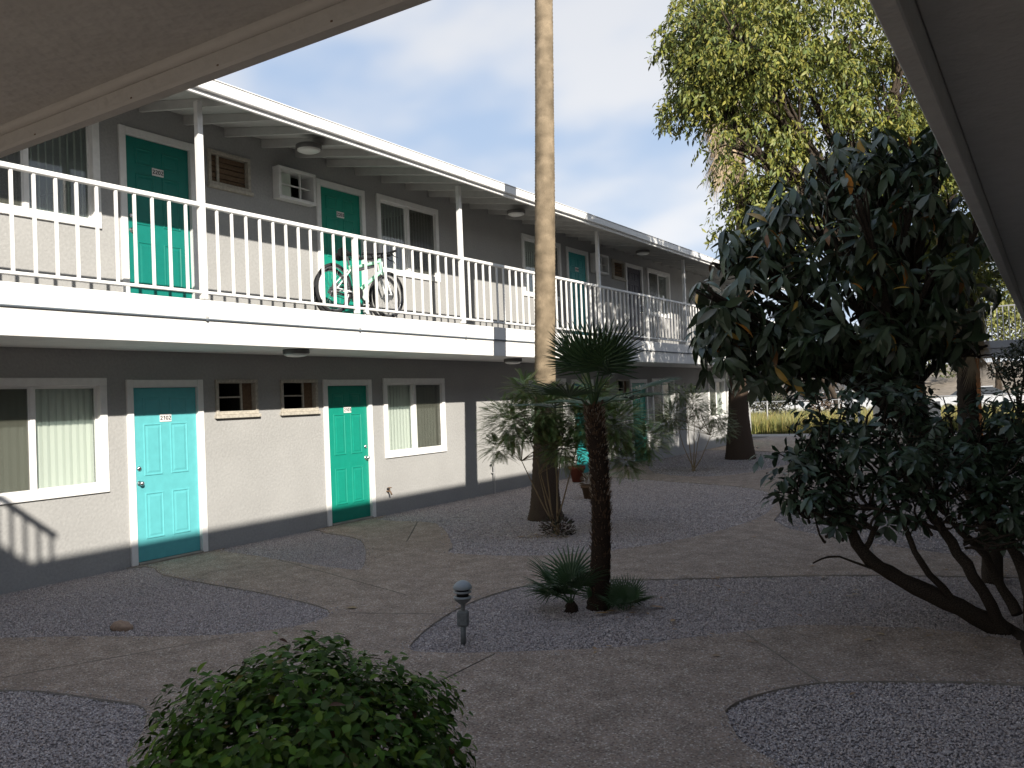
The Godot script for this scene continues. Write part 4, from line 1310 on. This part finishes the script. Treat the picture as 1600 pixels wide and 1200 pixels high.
func shrubs() -> void:
	var green := [Color(0.18, 0.27, 0.09), Color(0.22, 0.31, 0.11), Color(0.15, 0.23, 0.08), Color(0.29, 0.29, 0.11)]
	var b := Vector3(-5.40, -0.02, -9.35)
	var stems := []
	for q in [[815, 720], [850, 690], [868, 700], [880, 690], [842, 740], [900, 700], [830, 690]]:
		stems.append([b + rvec() * 0.05 * Vector3(1, 0, 1), b.lerp(at(q[0], q[1], 10.6), 0.5) + rvec() * 0.04, at(q[0], q[1], 10.6)])
	feathery(b, "feathery green shrub with bare tan stems beside the tall palm's trunk", px_lobes([[800, 660, 10.5, 0.38], [850, 645, 10.6, 0.42], [905, 655, 10.6, 0.44], [960, 665, 10.7, 0.42], [1010, 690, 10.8, 0.26], [780, 700, 10.5, 0.18], [880, 700, 10.5, 0.28], [980, 720, 10.8, 0.2], [820, 610, 10.6, 0.2], [930, 620, 10.7, 0.25]]), 5600, stems, green)
	var k := thing("dry_clump", "dry brown leafy clump at the foot of the tall palm", "shrub", b)
	var xf := []
	for i in 420:
		var d := rvec()
		d.y = absf(d.y)
		xf.append(leaf_frame(b + Vector3(0.03, 0.02, 0.02) + d * Vector3(0.22, 0.24, 0.22), d + rvec() * 0.6, rvec(), rnd(0.5, 1.0)))
	foliage(k, xf, [leaf_mesh(0.08, 0.024, 0.3, 0.2, 3)], [Color(0.07, 0.045, 0.035), Color(0.10, 0.06, 0.04), Color(0.05, 0.035, 0.03), Color(0.05, 0.06, 0.03)], M.leafvar, 0)
	var litter := thing("fallen_leaves", "scatter of yellow-brown fallen leaves below the dry clump", "leaves", b + Vector3(0.02, 0, 0.2))
	xf = []
	for i in 90:
		xf.append(leaf_frame(b + Vector3(rnd(-0.3, 0.3), 0.012 + rnd(0, 0.015), 0.22 + rnd(-0.14, 0.14)), Vector3(rnd(-1, 1), rnd(-0.1, 0.1), rnd(-1, 1)), Vector3.UP, rnd(0.6, 1.0)))
	foliage(litter, xf, [leaf_mesh(0.05, 0.02, 0.1, 0.1, 3)], [Color(0.32, 0.20, 0.07), Color(0.22, 0.13, 0.05), Color(0.38, 0.28, 0.12)], M.leafvar, 0)
	litter.set_meta("kind", "stuff")
	var lf := thing("ground_litter", "few dry brown leaves scattered over the paving and gravel", "leaves", Vector3(-2.0, 0, -7.5))
	xf = []
	for q in [[1285, 903], [1010, 948], [965, 955], [820, 838], [980, 950], [955, 958], [1180, 840], [1120, 900], [560, 950], [1330, 930]]:
		var r := ray(q[0], q[1])
		xf.append(leaf_frame(EYE + r * (-1.712 / r.y), Vector3(rnd(-1, 1), 0.05, rnd(-1, 1)), Vector3.UP, rnd(1.6, 2.6)))
	for i in 60:
		var p := Vector3(rnd(-3.0, -0.3), 0.006, rnd(-9.5, -5.0))
		xf.append(leaf_frame(p, Vector3(rnd(-1, 1), rnd(-0.05, 0.15), rnd(-1, 1)), Vector3.UP, rnd(0.7, 1.5)))
	foliage(lf, xf, [leaf_mesh(0.06, 0.022, 0.1, 0.15, 3)], [Color(0.26, 0.13, 0.06), Color(0.20, 0.12, 0.06), Color(0.34, 0.22, 0.10)], M.leafvar, 0)
	lf.set_meta("kind", "stuff")
	# second feathery shrub
	b = Vector3(-6.765, -0.02, -17.98)
	stems = []
	for q in [[1060, 670], [1075, 660], [1095, 670], [1110, 680], [1085, 650]]:
		stems.append([b + rvec() * 0.05 * Vector3(1, 0, 1), b.lerp(at(q[0], q[1], 18.9), 0.5) + rvec() * 0.05, at(q[0], q[1], 18.9)])
	feathery(b, "feathery pale shrub with thin stems by the far window", px_lobes([[1050, 650, 18.9, 0.42], [1085, 630, 18.9, 0.45], [1115, 650, 18.9, 0.4], [1065, 615, 18.9, 0.3], [1035, 670, 18.8, 0.3], [1130, 670, 19, 0.3]]), 2200, stems, [Color(0.20, 0.25, 0.12), Color(0.26, 0.28, 0.14), Color(0.16, 0.21, 0.10)])
	# pots by door 2104
	var pot := func(p: Vector3, s: float, label: String, dry: bool):
		var t := thing("flower_pot", label, "flower pot", p, "pots by the far doors")
		var st := st_new()
		lathe(st, [[0.001, 0.0], [0.10, 0.0], [0.15, 0.25], [0.172, 0.25], [0.178, 0.32], [0.155, 0.32], [0.145, 0.27], [0.001, 0.27]], 22)
		var o := loc("pot", fin(st), M.terracotta if not dry else M.stub, t)
		o.scale = Vector3.ONE * s
		var x2 := []
		for i in 130:
			var d := rvec()
			d.y = absf(d.y) + 0.2
			x2.append(leaf_frame(p + Vector3(0, 0.28 * s, 0) + d * Vector3(0.12, 0.22, 0.12) * s, d + rvec() * 0.3, rvec() + Vector3.UP, rnd(0.6, 1.1)))
		foliage(t, x2, [leaf_mesh(0.12, 0.02, 0.3, 0.2, 3)], [Color(0.14, 0.09, 0.05), Color(0.2, 0.14, 0.08)] if dry else [Color(0.06, 0.09, 0.03), Color(0.10, 0.09, 0.04)], M.leafvar, 0)
	pot.call(Vector3(-8.25, 0.001, -15.25), 1.0, "red terracotta pot standing by the far lower door", false)
	pot.call(Vector3(-6.74, -0.015, -12.84), 0.75, "small dark pot with dry stems standing in the gravel", true)

# ---------------------------------------------------------------- small things
func path_light() -> void:
	var p := Vector3(-3.634, -0.022, -4.903)
	var t := thing("path_light", "grey mushroom path light on a short post in the gravel", "path light", p)
	t.rotation_degrees.z = -1.5
	var st := st_new()
	lathe(st, [[0.001, 0.0], [0.02, 0.0], [0.02, 0.16], [0.001, 0.16]], 16)
	loc("post", fin(st), M.pathlight, t)
	st = st_new()
	box(st, Vector3(-0.042, 0.135, -0.03), Vector3(0.042, 0.25, 0.03), Basis(Vector3.UP, 0.5), Vector3.ZERO, 0.014)
	loc("junction_box", fin(st), M.pathlight, t)
	st = st_new()
	lathe(st, [[0.014, 0.25], [0.014, 0.29], [0.028, 0.30], [0.058, 0.325], [0.062, 0.335]], 20)
	loc("neck", fin(st), M.pathlight, t)
	for y in [0.335, 0.375]:
		st = st_new()
		lathe(st, [[0.05, y], [0.063, y + 0.003], [0.066, y + 0.012], [0.05, y + 0.018]], 22)
		loc("louvre", fin(st), M.pathcap, t)
	st = st_new()
	lathe(st, [[0.042, 0.33], [0.042, 0.42]], 18)
	loc("lens", fin(st), M.dark, t)
	st = st_new()
	lathe(st, [[0.066, 0.405], [0.07, 0.412], [0.062, 0.432], [0.045, 0.45], [0.02, 0.462], [0.001, 0.466]], 22)
	loc("cap", fin(st), M.pathcap, t)

func rock_and_taps() -> void:
	var p := Vector3(-6.459, -0.03, -4.062)
	var st := st_new()
	st.set_smooth_group(0)
	var n := FastNoiseLite.new()
	n.seed = 4
	n.frequency = 1.4
	var sp := func(a, e):
		var d := Vector3(cos(a) * cos(e), sin(e), sin(a) * cos(e))
		return d * Vector3(0.12, 0.05, 0.07) * (1.0 + 0.25 * n.get_noise_3dv(d)) + Vector3(0, 0.03, 0)
	for i in 16:
		for j in 10:
			var a0 := TAU * i / 16; var a1 := TAU * (i + 1) / 16
			var e0 := -PI / 2 + PI * j / 10; var e1 := -PI / 2 + PI * (j + 1) / 10
			quad(st, sp.call(a0, e0), sp.call(a1, e0), sp.call(a1, e1), sp.call(a0, e1))
	var r := obj("rock", fin(st), M.rock, self, p)
	tag(r, "smooth tan rock lying at the edge of the gravel bed", "rock")
	# hose bib by door 2103 and standpipe farther on
	var t := thing("hose_tap", "small brass garden tap on the wall beside the teal green door", "tap", Vector3(WX, 0.36, -10.15))
	loc("pipe", tmesh([Vector3(-0.05, 0, 0), Vector3(0.07, 0, 0), Vector3(0.10, -0.05, 0)], [0.014, 0.014, 0.014], 8), M.rustwood, t)
	st = st_new()
	lathe(st, [[0.001, 0.06], [0.035, 0.055], [0.035, 0.065], [0.001, 0.07]], 12, Vector3(0.06, 0, 0))
	tube(st, [Vector3(0.06, 0, 0), Vector3(0.06, 0.06, 0)], [0.008, 0.008], 6)
	loc("handle", fin(st), M.rustwood, t)
	var t2 := thing("standpipe", "thin grey standpipe with a tap against the grey wall", "tap", Vector3(WX + 0.07, -0.02, -13.1))
	loc("pipe", tmesh([Vector3(0, 0, 0), Vector3(0, 0.52, 0), Vector3(0.0, 0.6, 0.03), Vector3(0.02, 0.58, 0.10)], [0.015, 0.015, 0.015, 0.015], 8), M.galv, t2)
	loc("bracket", bmesh(Vector3(0.07, 0.02, 0.04), 0.002), M.galv, t2, Vector3(-0.035, 0.4, 0))
	loc("handle", bmesh(Vector3(0.012, 0.012, 0.08), 0.003), M.dark_bar, t2, Vector3(0.0, 0.63, 0.03))

func torus(st: SurfaceTool, c: Vector3, R: float, r: float, n := 32, m := 8) -> void:
	var pts := []
	var rad := []
	for i in n + 1:
		var a := TAU * i / n
		pts.append(c + Vector3(0, sin(a) * R, cos(a) * R))
		rad.append(r)
	tube(st, pts, rad, m, false)

# along -Z: rear wheel at the origin's +Z side
func bicycle(p: Vector3, lean: float, frame_mat: Material, fork_mat: Material, label: String) -> void:
	var t := thing("bicycle", label, "bicycle", p, "bicycles on the balcony")
	t.rotation.z = lean
	var R := 0.31
	var rear := Vector3(0, R + 0.022, 0.54)
	var front := Vector3(0, R + 0.022, -0.54)
	for q in [rear, front]:
		var w := Node3D.new()
		w.name = "wheel"
		t.add_child(w, true)
		w.position = q
		var st := st_new()
		torus(st, Vector3.ZERO, R, 0.022)
		loc("tyre", fin(st), M.tyre, w)
		st = st_new()
		torus(st, Vector3.ZERO, R - 0.026, 0.009)
		loc("rim", fin(st), M.steel, w)
		st = st_new()
		for i in 20:
			var a := TAU * i / 20
			tube(st, [Vector3(0.02 * (1 if i % 2 else -1), sin(a + 0.3) * 0.02, cos(a + 0.3) * 0.02), Vector3(0, sin(a) * (R - 0.03), cos(a) * (R - 0.03))], [0.0012, 0.0012], 3, false)
		loc("spokes", fin(st), M.steel, w)
		st = st_new()
		tube(st, [Vector3(-0.05, 0, 0), Vector3(0.05, 0, 0)], [0.018, 0.018], 10)
		tube(st, [Vector3(0.03, 0, 0), Vector3(0.033, 0, 0)], [0.075, 0.075], 16)
		loc("hub", fin(st), M.steel, w)
	var bb := Vector3(0, 0.30, 0.12)
	var seat := Vector3(0, 0.66, 0.26)
	var ht := Vector3(0, 0.80, -0.34)
	var hb := Vector3(0, 0.64, -0.39)
	var fr := st_new()
	tube(fr, [seat + Vector3(0, -0.04, -0.01), ht + Vector3(0, -0.02, 0)], [0.02, 0.023], 8)
	tube(fr, [bb, hb + Vector3(0, 0.02, 0)], [0.024, 0.027], 8)
	tube(fr, [bb, seat], [0.018, 0.018], 8)
	tube(fr, [ht + Vector3(0, 0.02, 0.006), hb + Vector3(0, -0.02, -0.006)], [0.024, 0.024], 10)
	loc("frame", fin(fr), frame_mat, t)
	var rs := st_new()
	for s in [-1, 1]:
		tube(rs, [bb + Vector3(0.03 * s, 0, 0.03), rear + Vector3(0.06 * s, 0, 0)], [0.012, 0.01], 6)
		tube(rs, [seat + Vector3(0.025 * s, -0.06, 0.0), rear + Vector3(0.06 * s, 0, 0)], [0.011, 0.009], 6)
	loc("rear_stays", fin(rs), fork_mat, t)
	var fk := st_new()
	for s in [-1, 1]: tube(fk, [hb + Vector3(0.055 * s, -0.03, 0), front + Vector3(0.055 * s, 0, 0)], [0.018, 0.013], 8)
	box(fk, hb + Vector3(-0.07, -0.05, -0.025), hb + Vector3(0.07, -0.01, 0.025), Basis(), Vector3.ZERO, 0.008)
	loc("fork", fin(fk), fork_mat, t)
	var sd := st_new()
	tube(sd, [seat, seat + Vector3(0, 0.14, 0.045)], [0.013, 0.013], 8)
	loc("seat_post", fin(sd), M.steel, t)
	sd = st_new()
	tube(sd, [seat + Vector3(0, 0.155, 0.17), seat + Vector3(0, 0.165, 0.12), seat + Vector3(0, 0.155, 0.02), seat + Vector3(0, 0.15, -0.09)], [0.05, 0.065, 0.032, 0.015], 10)
	loc("saddle", fin(sd), M.rubber, t)
	var hbm := st_new()
	var stem := ht + Vector3(0, 0.08, -0.05)
	tube(hbm, [ht, stem], [0.016, 0.016], 8)
	tube(hbm, [stem + Vector3(-0.3, 0.03, 0.06), stem + Vector3(-0.1, 0.02, 0), stem + Vector3(0.1, 0.02, 0), stem + Vector3(0.3, 0.03, 0.06)], [0.014, 0.013, 0.013, 0.014], 8)
	loc("handlebar", fin(hbm), M.rubber, t)
	for s in [-1, 1]:
		loc("grip", tmesh([stem + Vector3(0.2 * s, 0.025, 0.03), stem + Vector3(0.31 * s, 0.031, 0.062)], [0.018, 0.018], 8), M.rubber, t)
		loc("brake_lever", tmesh([stem + Vector3(0.18 * s, 0.01, 0.02), stem + Vector3(0.2 * s, -0.03, -0.04), stem + Vector3(0.28 * s, -0.05, -0.02)], [0.008, 0.007, 0.006], 6), M.rubber, t)
	var cr := st_new()
	tube(cr, [bb + Vector3(0.045, 0, 0), bb + Vector3(0.05, 0, 0)], [0.085, 0.085], 20)
	tube(cr, [bb + Vector3(0.06, 0, 0), bb + Vector3(0.075, -0.13, -0.10)], [0.010, 0.009], 6)
	tube(cr, [bb + Vector3(-0.06, 0, 0), bb + Vector3(-0.075, 0.13, 0.10)], [0.010, 0.009], 6)
	loc("crank", fin(cr), M.tyre, t)
	for s in [-1, 1]: loc("pedal", bmesh(Vector3(0.09, 0.02, 0.07), 0.004), M.rubber, t, bb + Vector3(0.12 * s, -0.13 * s, -0.10 * s))
	var ch := st_new()
	for s in [-1, 1]: tube(ch, [bb + Vector3(0.047, 0.08 * s, 0), rear + Vector3(0.04, 0.045 * s, 0)], [0.005, 0.005], 5)
	loc("chain", fin(ch), M.tyre, t)

# ---------------------------------------------------------------- beyond the courtyard
func car(p: Vector3, turn: float, label: String) -> void:
	var t := thing("parked_car", label, "car", p, "cars parked along the far street", turn)
	var prof := [[-2.2, 0.35], [-2.25, 0.75], [-2.1, 0.92], [-1.2, 1.0], [1.5, 1.0], [2.15, 0.92], [2.28, 0.7], [2.25, 0.35]]
	var cab := [[-1.35, 0.99], [-0.75, 1.42], [0.75, 1.46], [1.65, 0.99]]
	var ext := func(pr, hw, hw2):
		var st := st_new()
		st.set_smooth_group(-1)
		var n: int = pr.size()
		for i in n:
			var a: Array = pr[i]; var b: Array = pr[(i + 1) % n]
			var wa: float = lerpf(hw, hw2, clampf((a[1] - 0.95) / 0.5, 0, 1)); var wb: float = lerpf(hw, hw2, clampf((b[1] - 0.95) / 0.5, 0, 1))
			quad(st, Vector3(a[0], a[1], -wa), Vector3(b[0], b[1], -wb), Vector3(b[0], b[1], wb), Vector3(a[0], a[1], wa))
		for s in [-1, 1]:
			for i in range(1, n - 1):
				for k in [0, i, i + 1]:
					st.add_vertex(Vector3(pr[k][0], pr[k][1], s * lerpf(hw, hw2, clampf((pr[k][1] - 0.95) / 0.5, 0, 1))))
		return fin(st)
	loc("body", ext.call(prof, 0.88, 0.88), M.carpaint, t)
	loc("windows", ext.call(cab, 0.82, 0.66), M.carglass, t)
	loc("roof", bmesh(Vector3(1.5, 0.05, 1.34), 0.02), M.carpaint, t, Vector3(0, 1.47, 0))
	for s in [-1, 1]:
		for x in [-1.35, 1.4]:
			var w := Node3D.new()
			w.name = "wheel"
			t.add_child(w, true)
			w.position = Vector3(x, 0.32, 0.8 * s)
			loc("tyre", tmesh([Vector3(0, 0, -0.1), Vector3(0, 0, 0.1)], [0.32, 0.32], 18), M.tyre, w)
			loc("rim", tmesh([Vector3(0, 0, -0.105), Vector3(0, 0, 0.105)], [0.2, 0.2], 14), M.steel, w)
		loc("headlight", bmesh(Vector3(0.06, 0.13, 0.3), 0.02), M.lampglass, t, Vector3(-2.23, 0.72, 0.62 * s))

func leaf_blob(called: String, label: String, cat: String, base: Vector3, lobes: Array, count: int, lm: ArrayMesh, cols: Array, group := "") -> void:
	var t := thing(called, label, cat, base, group)
	var st := st_new()
	var fk := base + Vector3(0, 0.4, 0)
	for l in lobes:
		fk = base.lerp(l[0], 0.35)
		fk.x = base.x; fk.z = base.z
		limb(st, [base, fk, l[0]], 0.06 * l[1] + 0.02, 0.02, 5, 0.03)
	obj("trunk", fin(st), M.bark, t)
	var xf := []
	for i in count:
		var lp := lobe_point(lobes, 0.4)
		xf.append(leaf_frame(lp[0], rvec() + lp[1] * 0.4, rvec() + Vector3.UP * 0.6 + lp[1] * 0.5, rnd(0.7, 1.3)))
	foliage(t, xf, [lm], cols, M.leafvar, 0)

func beyond() -> void:
	# concrete strip at the end of the courtyard
	var wk := slab("walkway", Vector3(-16, -0.03, -33.2), Vector3(6, 0.0, -31.52), M.walk, self)
	tag(wk, "pale concrete walk across the end of the courtyard", "path", "", "structure")
	# chain-link fence
	var fz := -36.0
	var f := thing("chain_link_fence", "low chain-link fence with galvanised posts in front of dry grass", "fence", Vector3(-8, -0.034, fz))
	obj("top_rail", tmesh([Vector3(-20, 1.22, fz), Vector3(4, 1.22, fz)], [0.022, 0.022], 8), M.galv, f)
	for i in 9:
		obj("post", tmesh([Vector3(-18.9 + 2.9 * i, -0.05, fz), Vector3(-18.9 + 2.9 * i, 1.26, fz)], [0.032, 0.032], 10), M.galv, f)
	var st := st_new()
	for i in 160:
		var x := -20 + 0.15 * i
		for s in [-1, 1]:
			tube(st, [Vector3(x, 0.02, fz), Vector3(x + 1.18 * s * 0.8, 1.2, fz)], [0.0016, 0.0016], 3, false)
	var mesh := obj("wire_mesh", fin(st), M.wire, f)
	mesh.set_meta("kind", "stuff")
	# dry grass
	st = st_new()
	st.set_smooth_group(-1)
	for i in 9:
		var a := rnd(0, TAU)
		var o := Vector3(rnd(-0.06, 0.06), 0, rnd(-0.06, 0.06))
		var h := rnd(0.25, 0.5)
		var d := Vector3(cos(a), 0, sin(a))
		var s := Vector3(-d.z, 0, d.x) * 0.008
		quad(st, o - s, o + s, o + s * 0.7 + d * 0.05 + Vector3(0, h * 0.6, 0), o - s * 0.7 + d * 0.05 + Vector3(0, h * 0.6, 0))
		quad(st, o - s * 0.7 + d * 0.05 + Vector3(0, h * 0.6, 0), o + s * 0.7 + d * 0.05 + Vector3(0, h * 0.6, 0), o + d * 0.13 + Vector3(0, h, 0), o + d * 0.13 + Vector3(0, h, 0))
	var tuft := fin(st)
	var mm := MultiMesh.new()
	mm.transform_format = MultiMesh.TRANSFORM_3D
	mm.use_colors = true
	mm.mesh = tuft
	mm.instance_count = 15000
	for i in 15000:
		var z := -33.6 - 13.0 * pow(rng.randf(), 1.3)
		mm.set_instance_transform(i, Transform3D(Basis(Vector3.UP, rnd(0, TAU)).scaled(Vector3(1.2, rnd(0.6, 1.9), 1.2)), Vector3(rnd(-15, 3), -0.04, z)))
		mm.set_instance_color(i, [Color(0.27, 0.25, 0.08), Color(0.20, 0.21, 0.06), Color(0.36, 0.27, 0.11), Color(0.14, 0.16, 0.05)][rng.randi() % 4] * rnd(0.8, 1.2))
	var mi := MultiMeshInstance3D.new()
	mi.name = "dry_grass"
	mi.multimesh = mm
	mi.material_override = M.leafvar
	add_child(mi)
	tag(mi, "tall yellow-green dry grass along the chain-link fence", "grass", "", "stuff")
	# street
	var rd := slab("road", Vector3(-120, -0.03, -58), Vector3(80, -0.026, -50), M.asphalt, self, 0.0)
	tag(rd, "asphalt street running behind the property", "road", "", "structure")
	car(Vector3(-15.6, -0.02, -52.0), 0.0, "white car parked on the street, beside the dark round bush")
	car(Vector3(-10.6, -0.02, -52.2), 0.0, "white car parked on the street behind the bare leaning tree")
	car(Vector3(-3.4, -0.02, -52.0), 0.0, "white car parked on the street below the far walkway")
	st = st_new()
	st.set_smooth_group(-1)
	var hp := [Vector2(-58.5, -0.03), Vector2(-64, 0.8), Vector2(-75, 2.6), Vector2(-95, 3.6), Vector2(-200, 4.5)]
	for i in 4: quad(st, Vector3(-200, hp[i].y, hp[i].x), Vector3(150, hp[i].y, hp[i].x), Vector3(150, hp[i + 1].y, hp[i + 1].x), Vector3(-200, hp[i + 1].y, hp[i + 1].x))
	tag(obj("hillside", fin(st), M.dirt, self), "low bare tan rise behind the street", "hill", "", "structure")
	var bl := leaf_mesh(0.16, 0.06, 0.2, 0.2, 3)
	var dk := [Color(0.05, 0.05, 0.03), Color(0.07, 0.06, 0.04), Color(0.04, 0.05, 0.025)]
	var ol := [Color(0.16, 0.17, 0.04), Color(0.20, 0.19, 0.05), Color(0.12, 0.14, 0.035)]
	var g := func(px, depth):
		var p: Vector3 = at(px, 600, depth)
		p.y = -0.04
		return p
	leaf_blob("round_bush", "dark round bush behind the chain-link fence", "bush", g.call(1205, 40), px_lobes([[1205, 622, 40, 0.7], [1185, 630, 40, 0.5], [1220, 632, 40, 0.5]]), 1300, bl, dk, "bushes behind the fence")
	leaf_blob("round_bush", "brown twiggy bush behind the chain-link fence, beside the white post", "bush", g.call(1285, 40), px_lobes([[1280, 635, 40, 0.5], [1300, 625, 40, 0.5]]), 700, bl, [Color(0.12, 0.08, 0.05), Color(0.10, 0.07, 0.05)], "bushes behind the fence")
	leaf_blob("olive_tree", "sunlit olive-green tree behind the far walkway railing", "tree", g.call(1560, 46), px_lobes([[1520, 470, 46, 2.2], [1580, 440, 46, 2.6], [1620, 490, 46, 2.4], [1560, 510, 45, 1.6], [1480, 500, 46, 1.8]]), 9000, leaf_mesh(0.24, 0.10, 0.2, 0.2, 3), ol, "trees along the street")
	leaf_blob("street_tree", "dusty green tree along the far street", "tree", g.call(1180, 60), px_lobes([[1170, 560, 60, 1.6], [1200, 545, 60, 1.8], [1240, 560, 60, 1.6], [1290, 570, 60, 1.6]]), 5000, leaf_mesh(0.28, 0.12, 0.2, 0.2, 3), [Color(0.10, 0.12, 0.05), Color(0.14, 0.15, 0.06)], "trees along the street")
	leaf_blob("street_tree", "broad green tree far behind the dark broad-leaved tree", "tree", g.call(1400, 62), px_lobes([[1370, 540, 62, 2.4], [1430, 520, 62, 2.6], [1480, 550, 62, 2.2], [1330, 560, 62, 1.6]]), 5000, leaf_mesh(0.28, 0.12, 0.2, 0.2, 3), [Color(0.10, 0.12, 0.05), Color(0.14, 0.15, 0.06)], "trees along the street")
	leaf_blob("small_dark_tree", "small dark-leaved tree at the edge of the far yard, below the far walkway", "tree", g.call(1590, 22), px_lobes([[1580, 565, 22, 0.42], [1605, 555, 22, 0.5], [1560, 580, 22, 0.25], [1590, 595, 22, 0.3]]), 1300, leaf_mesh(0.12, 0.05, 0.2, 0.2, 3), [Color(0.03, 0.04, 0.022), Color(0.045, 0.055, 0.03)])
	# far walkway on a bridge between the wings
	var w := thing("far_walkway", "upper walkway, its shade put into the grey colour, with a thin white railing across the end of the courtyard", "walkway", Vector3(-1.5, 0, -29.4))
	slab("deck", Vector3(-3.2, 2.46, -31.0), Vector3(3.0, 2.72, -29.4), M.shade_grey, w)
	slab("deck", Vector3(-3.2, 2.722, -31.0), Vector3(3.0, 2.94, -29.36), M.shade_grey, w)
	slab("top_rail", Vector3(-3.2, 3.96, -29.45), Vector3(3.0, 4.0, -29.41), M.galv, w)
	for i in 40:
		obj("baluster", bmesh(Vector3(0.03, 1.02, 0.03), 0.0), M.galv, w, Vector3(-3.15 + 0.155 * i, 3.45, -29.43))
	slab("post", Vector3(-2.02, -0.05, -30.2), Vector3(-1.86, 2.459, -30.04), M.orangewood, w)
	slab("post", Vector3(2.6, -0.05, -30.2), Vector3(2.76, 2.459, -30.04), M.orangewood, w)
	# stair with white stringer
	var s := thing("outside_stair", "white-painted outside stair with a tall post and sloping stringer", "stair", Vector3(-5.4, 0, -28.6))
	slab("post", Vector3(-5.58, -0.02, -28.66), Vector3(-5.38, 2.46, -28.46), M.white, s)
	slab("post", Vector3(-5.30, -0.02, -29.0), Vector3(-5.22, 2.46, -28.92), M.white, s)
	slab("landing", Vector3(-5.6, 2.461, -30.6), Vector3(-3.21, 2.6, -28.4), M.white, s)
	var sg := st_new()
	var ang := atan2(0.85, 1.05)
	box(sg, Vector3(-1.9, -0.13, -0.04), Vector3(1.6, 0.13, 0.04), Basis(Vector3.BACK, -ang), Vector3(-4.15, 1.0, -28.9), 0.005)
	obj("stringer", fin(sg), M.white, s)
	for i in 8: slab("tread", Vector3(-5.1 + 0.27 * i, 1.70 - 0.2 * i, -29.9), Vector3(-4.82 + 0.27 * i, 1.74 - 0.2 * i, -28.95), M.walk, s)
	slab("side_panel", Vector3(-5.0, 0.0, -29.98), Vector3(-3.0, 1.15, -29.92), M.white, s)
	# a leaning bare trunk behind the fence
	var lt := thing("bare_tree", "bare leaning trunk behind the fence", "tree", g.call(1318, 38))
	st = st_new()
	limb(st, [g.call(1318, 38), at(1300, 612, 38), at(1275, 580, 38), at(1262, 540, 38)], 0.16, 0.07, 8, 0.03)
	limb(st, [at(1300, 612, 38), at(1310, 590, 38), at(1330, 560, 38)], 0.08, 0.03, 6, 0.03)
	obj("trunk", fin(st), M.bark, lt)

# ---------------------------------------------------------------- sky
func sky_image() -> Image:
	var w := 1024
	var h := 512
	var img := Image.create(w, h, false, Image.FORMAT_RGBF)
	var n := FastNoiseLite.new()
	n.seed = 5
	n.noise_type = FastNoiseLite.TYPE_SIMPLEX_SMOOTH
	n.frequency = 0.55
	n.fractal_octaves = 5
	n.fractal_gain = 0.55
	for y in h:
		var phi := PI * (y + 0.5) / h
		for x in w:
			var th := TAU * (x + 0.5) / w
			var d := Vector3(sin(th) * sin(phi), cos(phi), -cos(th) * sin(phi))
			var up: float = max(d.y, 0.0)
			var blue := Color(0.82, 0.98, 1.15).lerp(Color(0.24, 0.40, 0.74), pow(up, 0.6))
			if d.y > -0.02:
				var p := Vector2(d.x, d.z) / (up + 0.22)
				var c := n.get_noise_2d(p.x * 1.1 + 3.0, p.y * 2.0) * 0.5 + 0.5
				var wisp := n.get_noise_2d(p.x * 3.5 - 9.0, p.y * 4.5 + 2.0) * 0.5 + 0.5
				var k := smoothstep(0.32, 0.62, c * 0.75 + wisp * 0.25)
				blue = blue.lerp(Color(1.22, 1.22, 1.24) * lerpf(1.0, 0.62, pow(up, 0.7)), k * 0.82)
			else:
				blue = Color(0.30, 0.27, 0.24)
			img.set_pixel(x, y, blue)
	return img

func _ready() -> void:
	rng.seed = 20240611
	# camera
	var cam := Camera3D.new()
	cam.name = "camera"
	add_child(cam)
	cam.rotation_order = EULER_ORDER_YXZ
	cam.rotation = Vector3(deg_to_rad(1.10566), deg_to_rad(32.5753), deg_to_rad(-2.27819))
	cam.position = EYE
	cam.fov = rad_to_deg(2.0 * atan(600.0 / FOCAL))
	cam.near = 0.05
	cam.far = 1500.0
	cam.current = true
	cam_basis = cam.basis
	# sky, exposure
	var we := WorldEnvironment.new()
	we.name = "environment"
	var env := Environment.new()
	env.background_mode = Environment.BG_SKY
	var sky := Sky.new()
	var sm := PanoramaSkyMaterial.new()
	sm.panorama = ImageTexture.create_from_image(sky_image())
	sky.sky_material = sm
	env.sky = sky
	env.background_energy_multiplier = 0.54
	env.tonemap_mode = Environment.TONE_MAPPER_LINEAR
	env.tonemap_exposure = 1.65
	env.sdfgi_enabled = true
	env.ssao_enabled = true
	env.ssil_enabled = true
	we.environment = env
	add_child(we)
	# sun
	var sun := DirectionalLight3D.new()
	sun.name = "sun"
	add_child(sun)
	sun.look_at_from_position(Vector3.ZERO, SUN, Vector3.UP)
	sun.light_energy = 1.55
	sun.light_color = Color(1.0, 0.97, 0.92)
	sun.light_angular_distance = 0.53
	sun.shadow_enabled = true

	make_materials()
	ground()
	left_wing()
	right_wing()
	back_landing()
	beyond()
	palms()
	trees()
	right_bush()
	front_bush()
	shrubs()
	path_light()
	rock_and_taps()
	bicycle(Vector3(-7.86, UP_Y, -8.58), -0.06, M.mint, M.bikewhite, "mint green bicycle with white fork leaning by the upper balcony railing")
	bicycle(Vector3(-8.12, UP_Y, -8.80), -0.04, M.steel, M.steel, "dark grey bicycle parked behind the mint green one on the balcony")
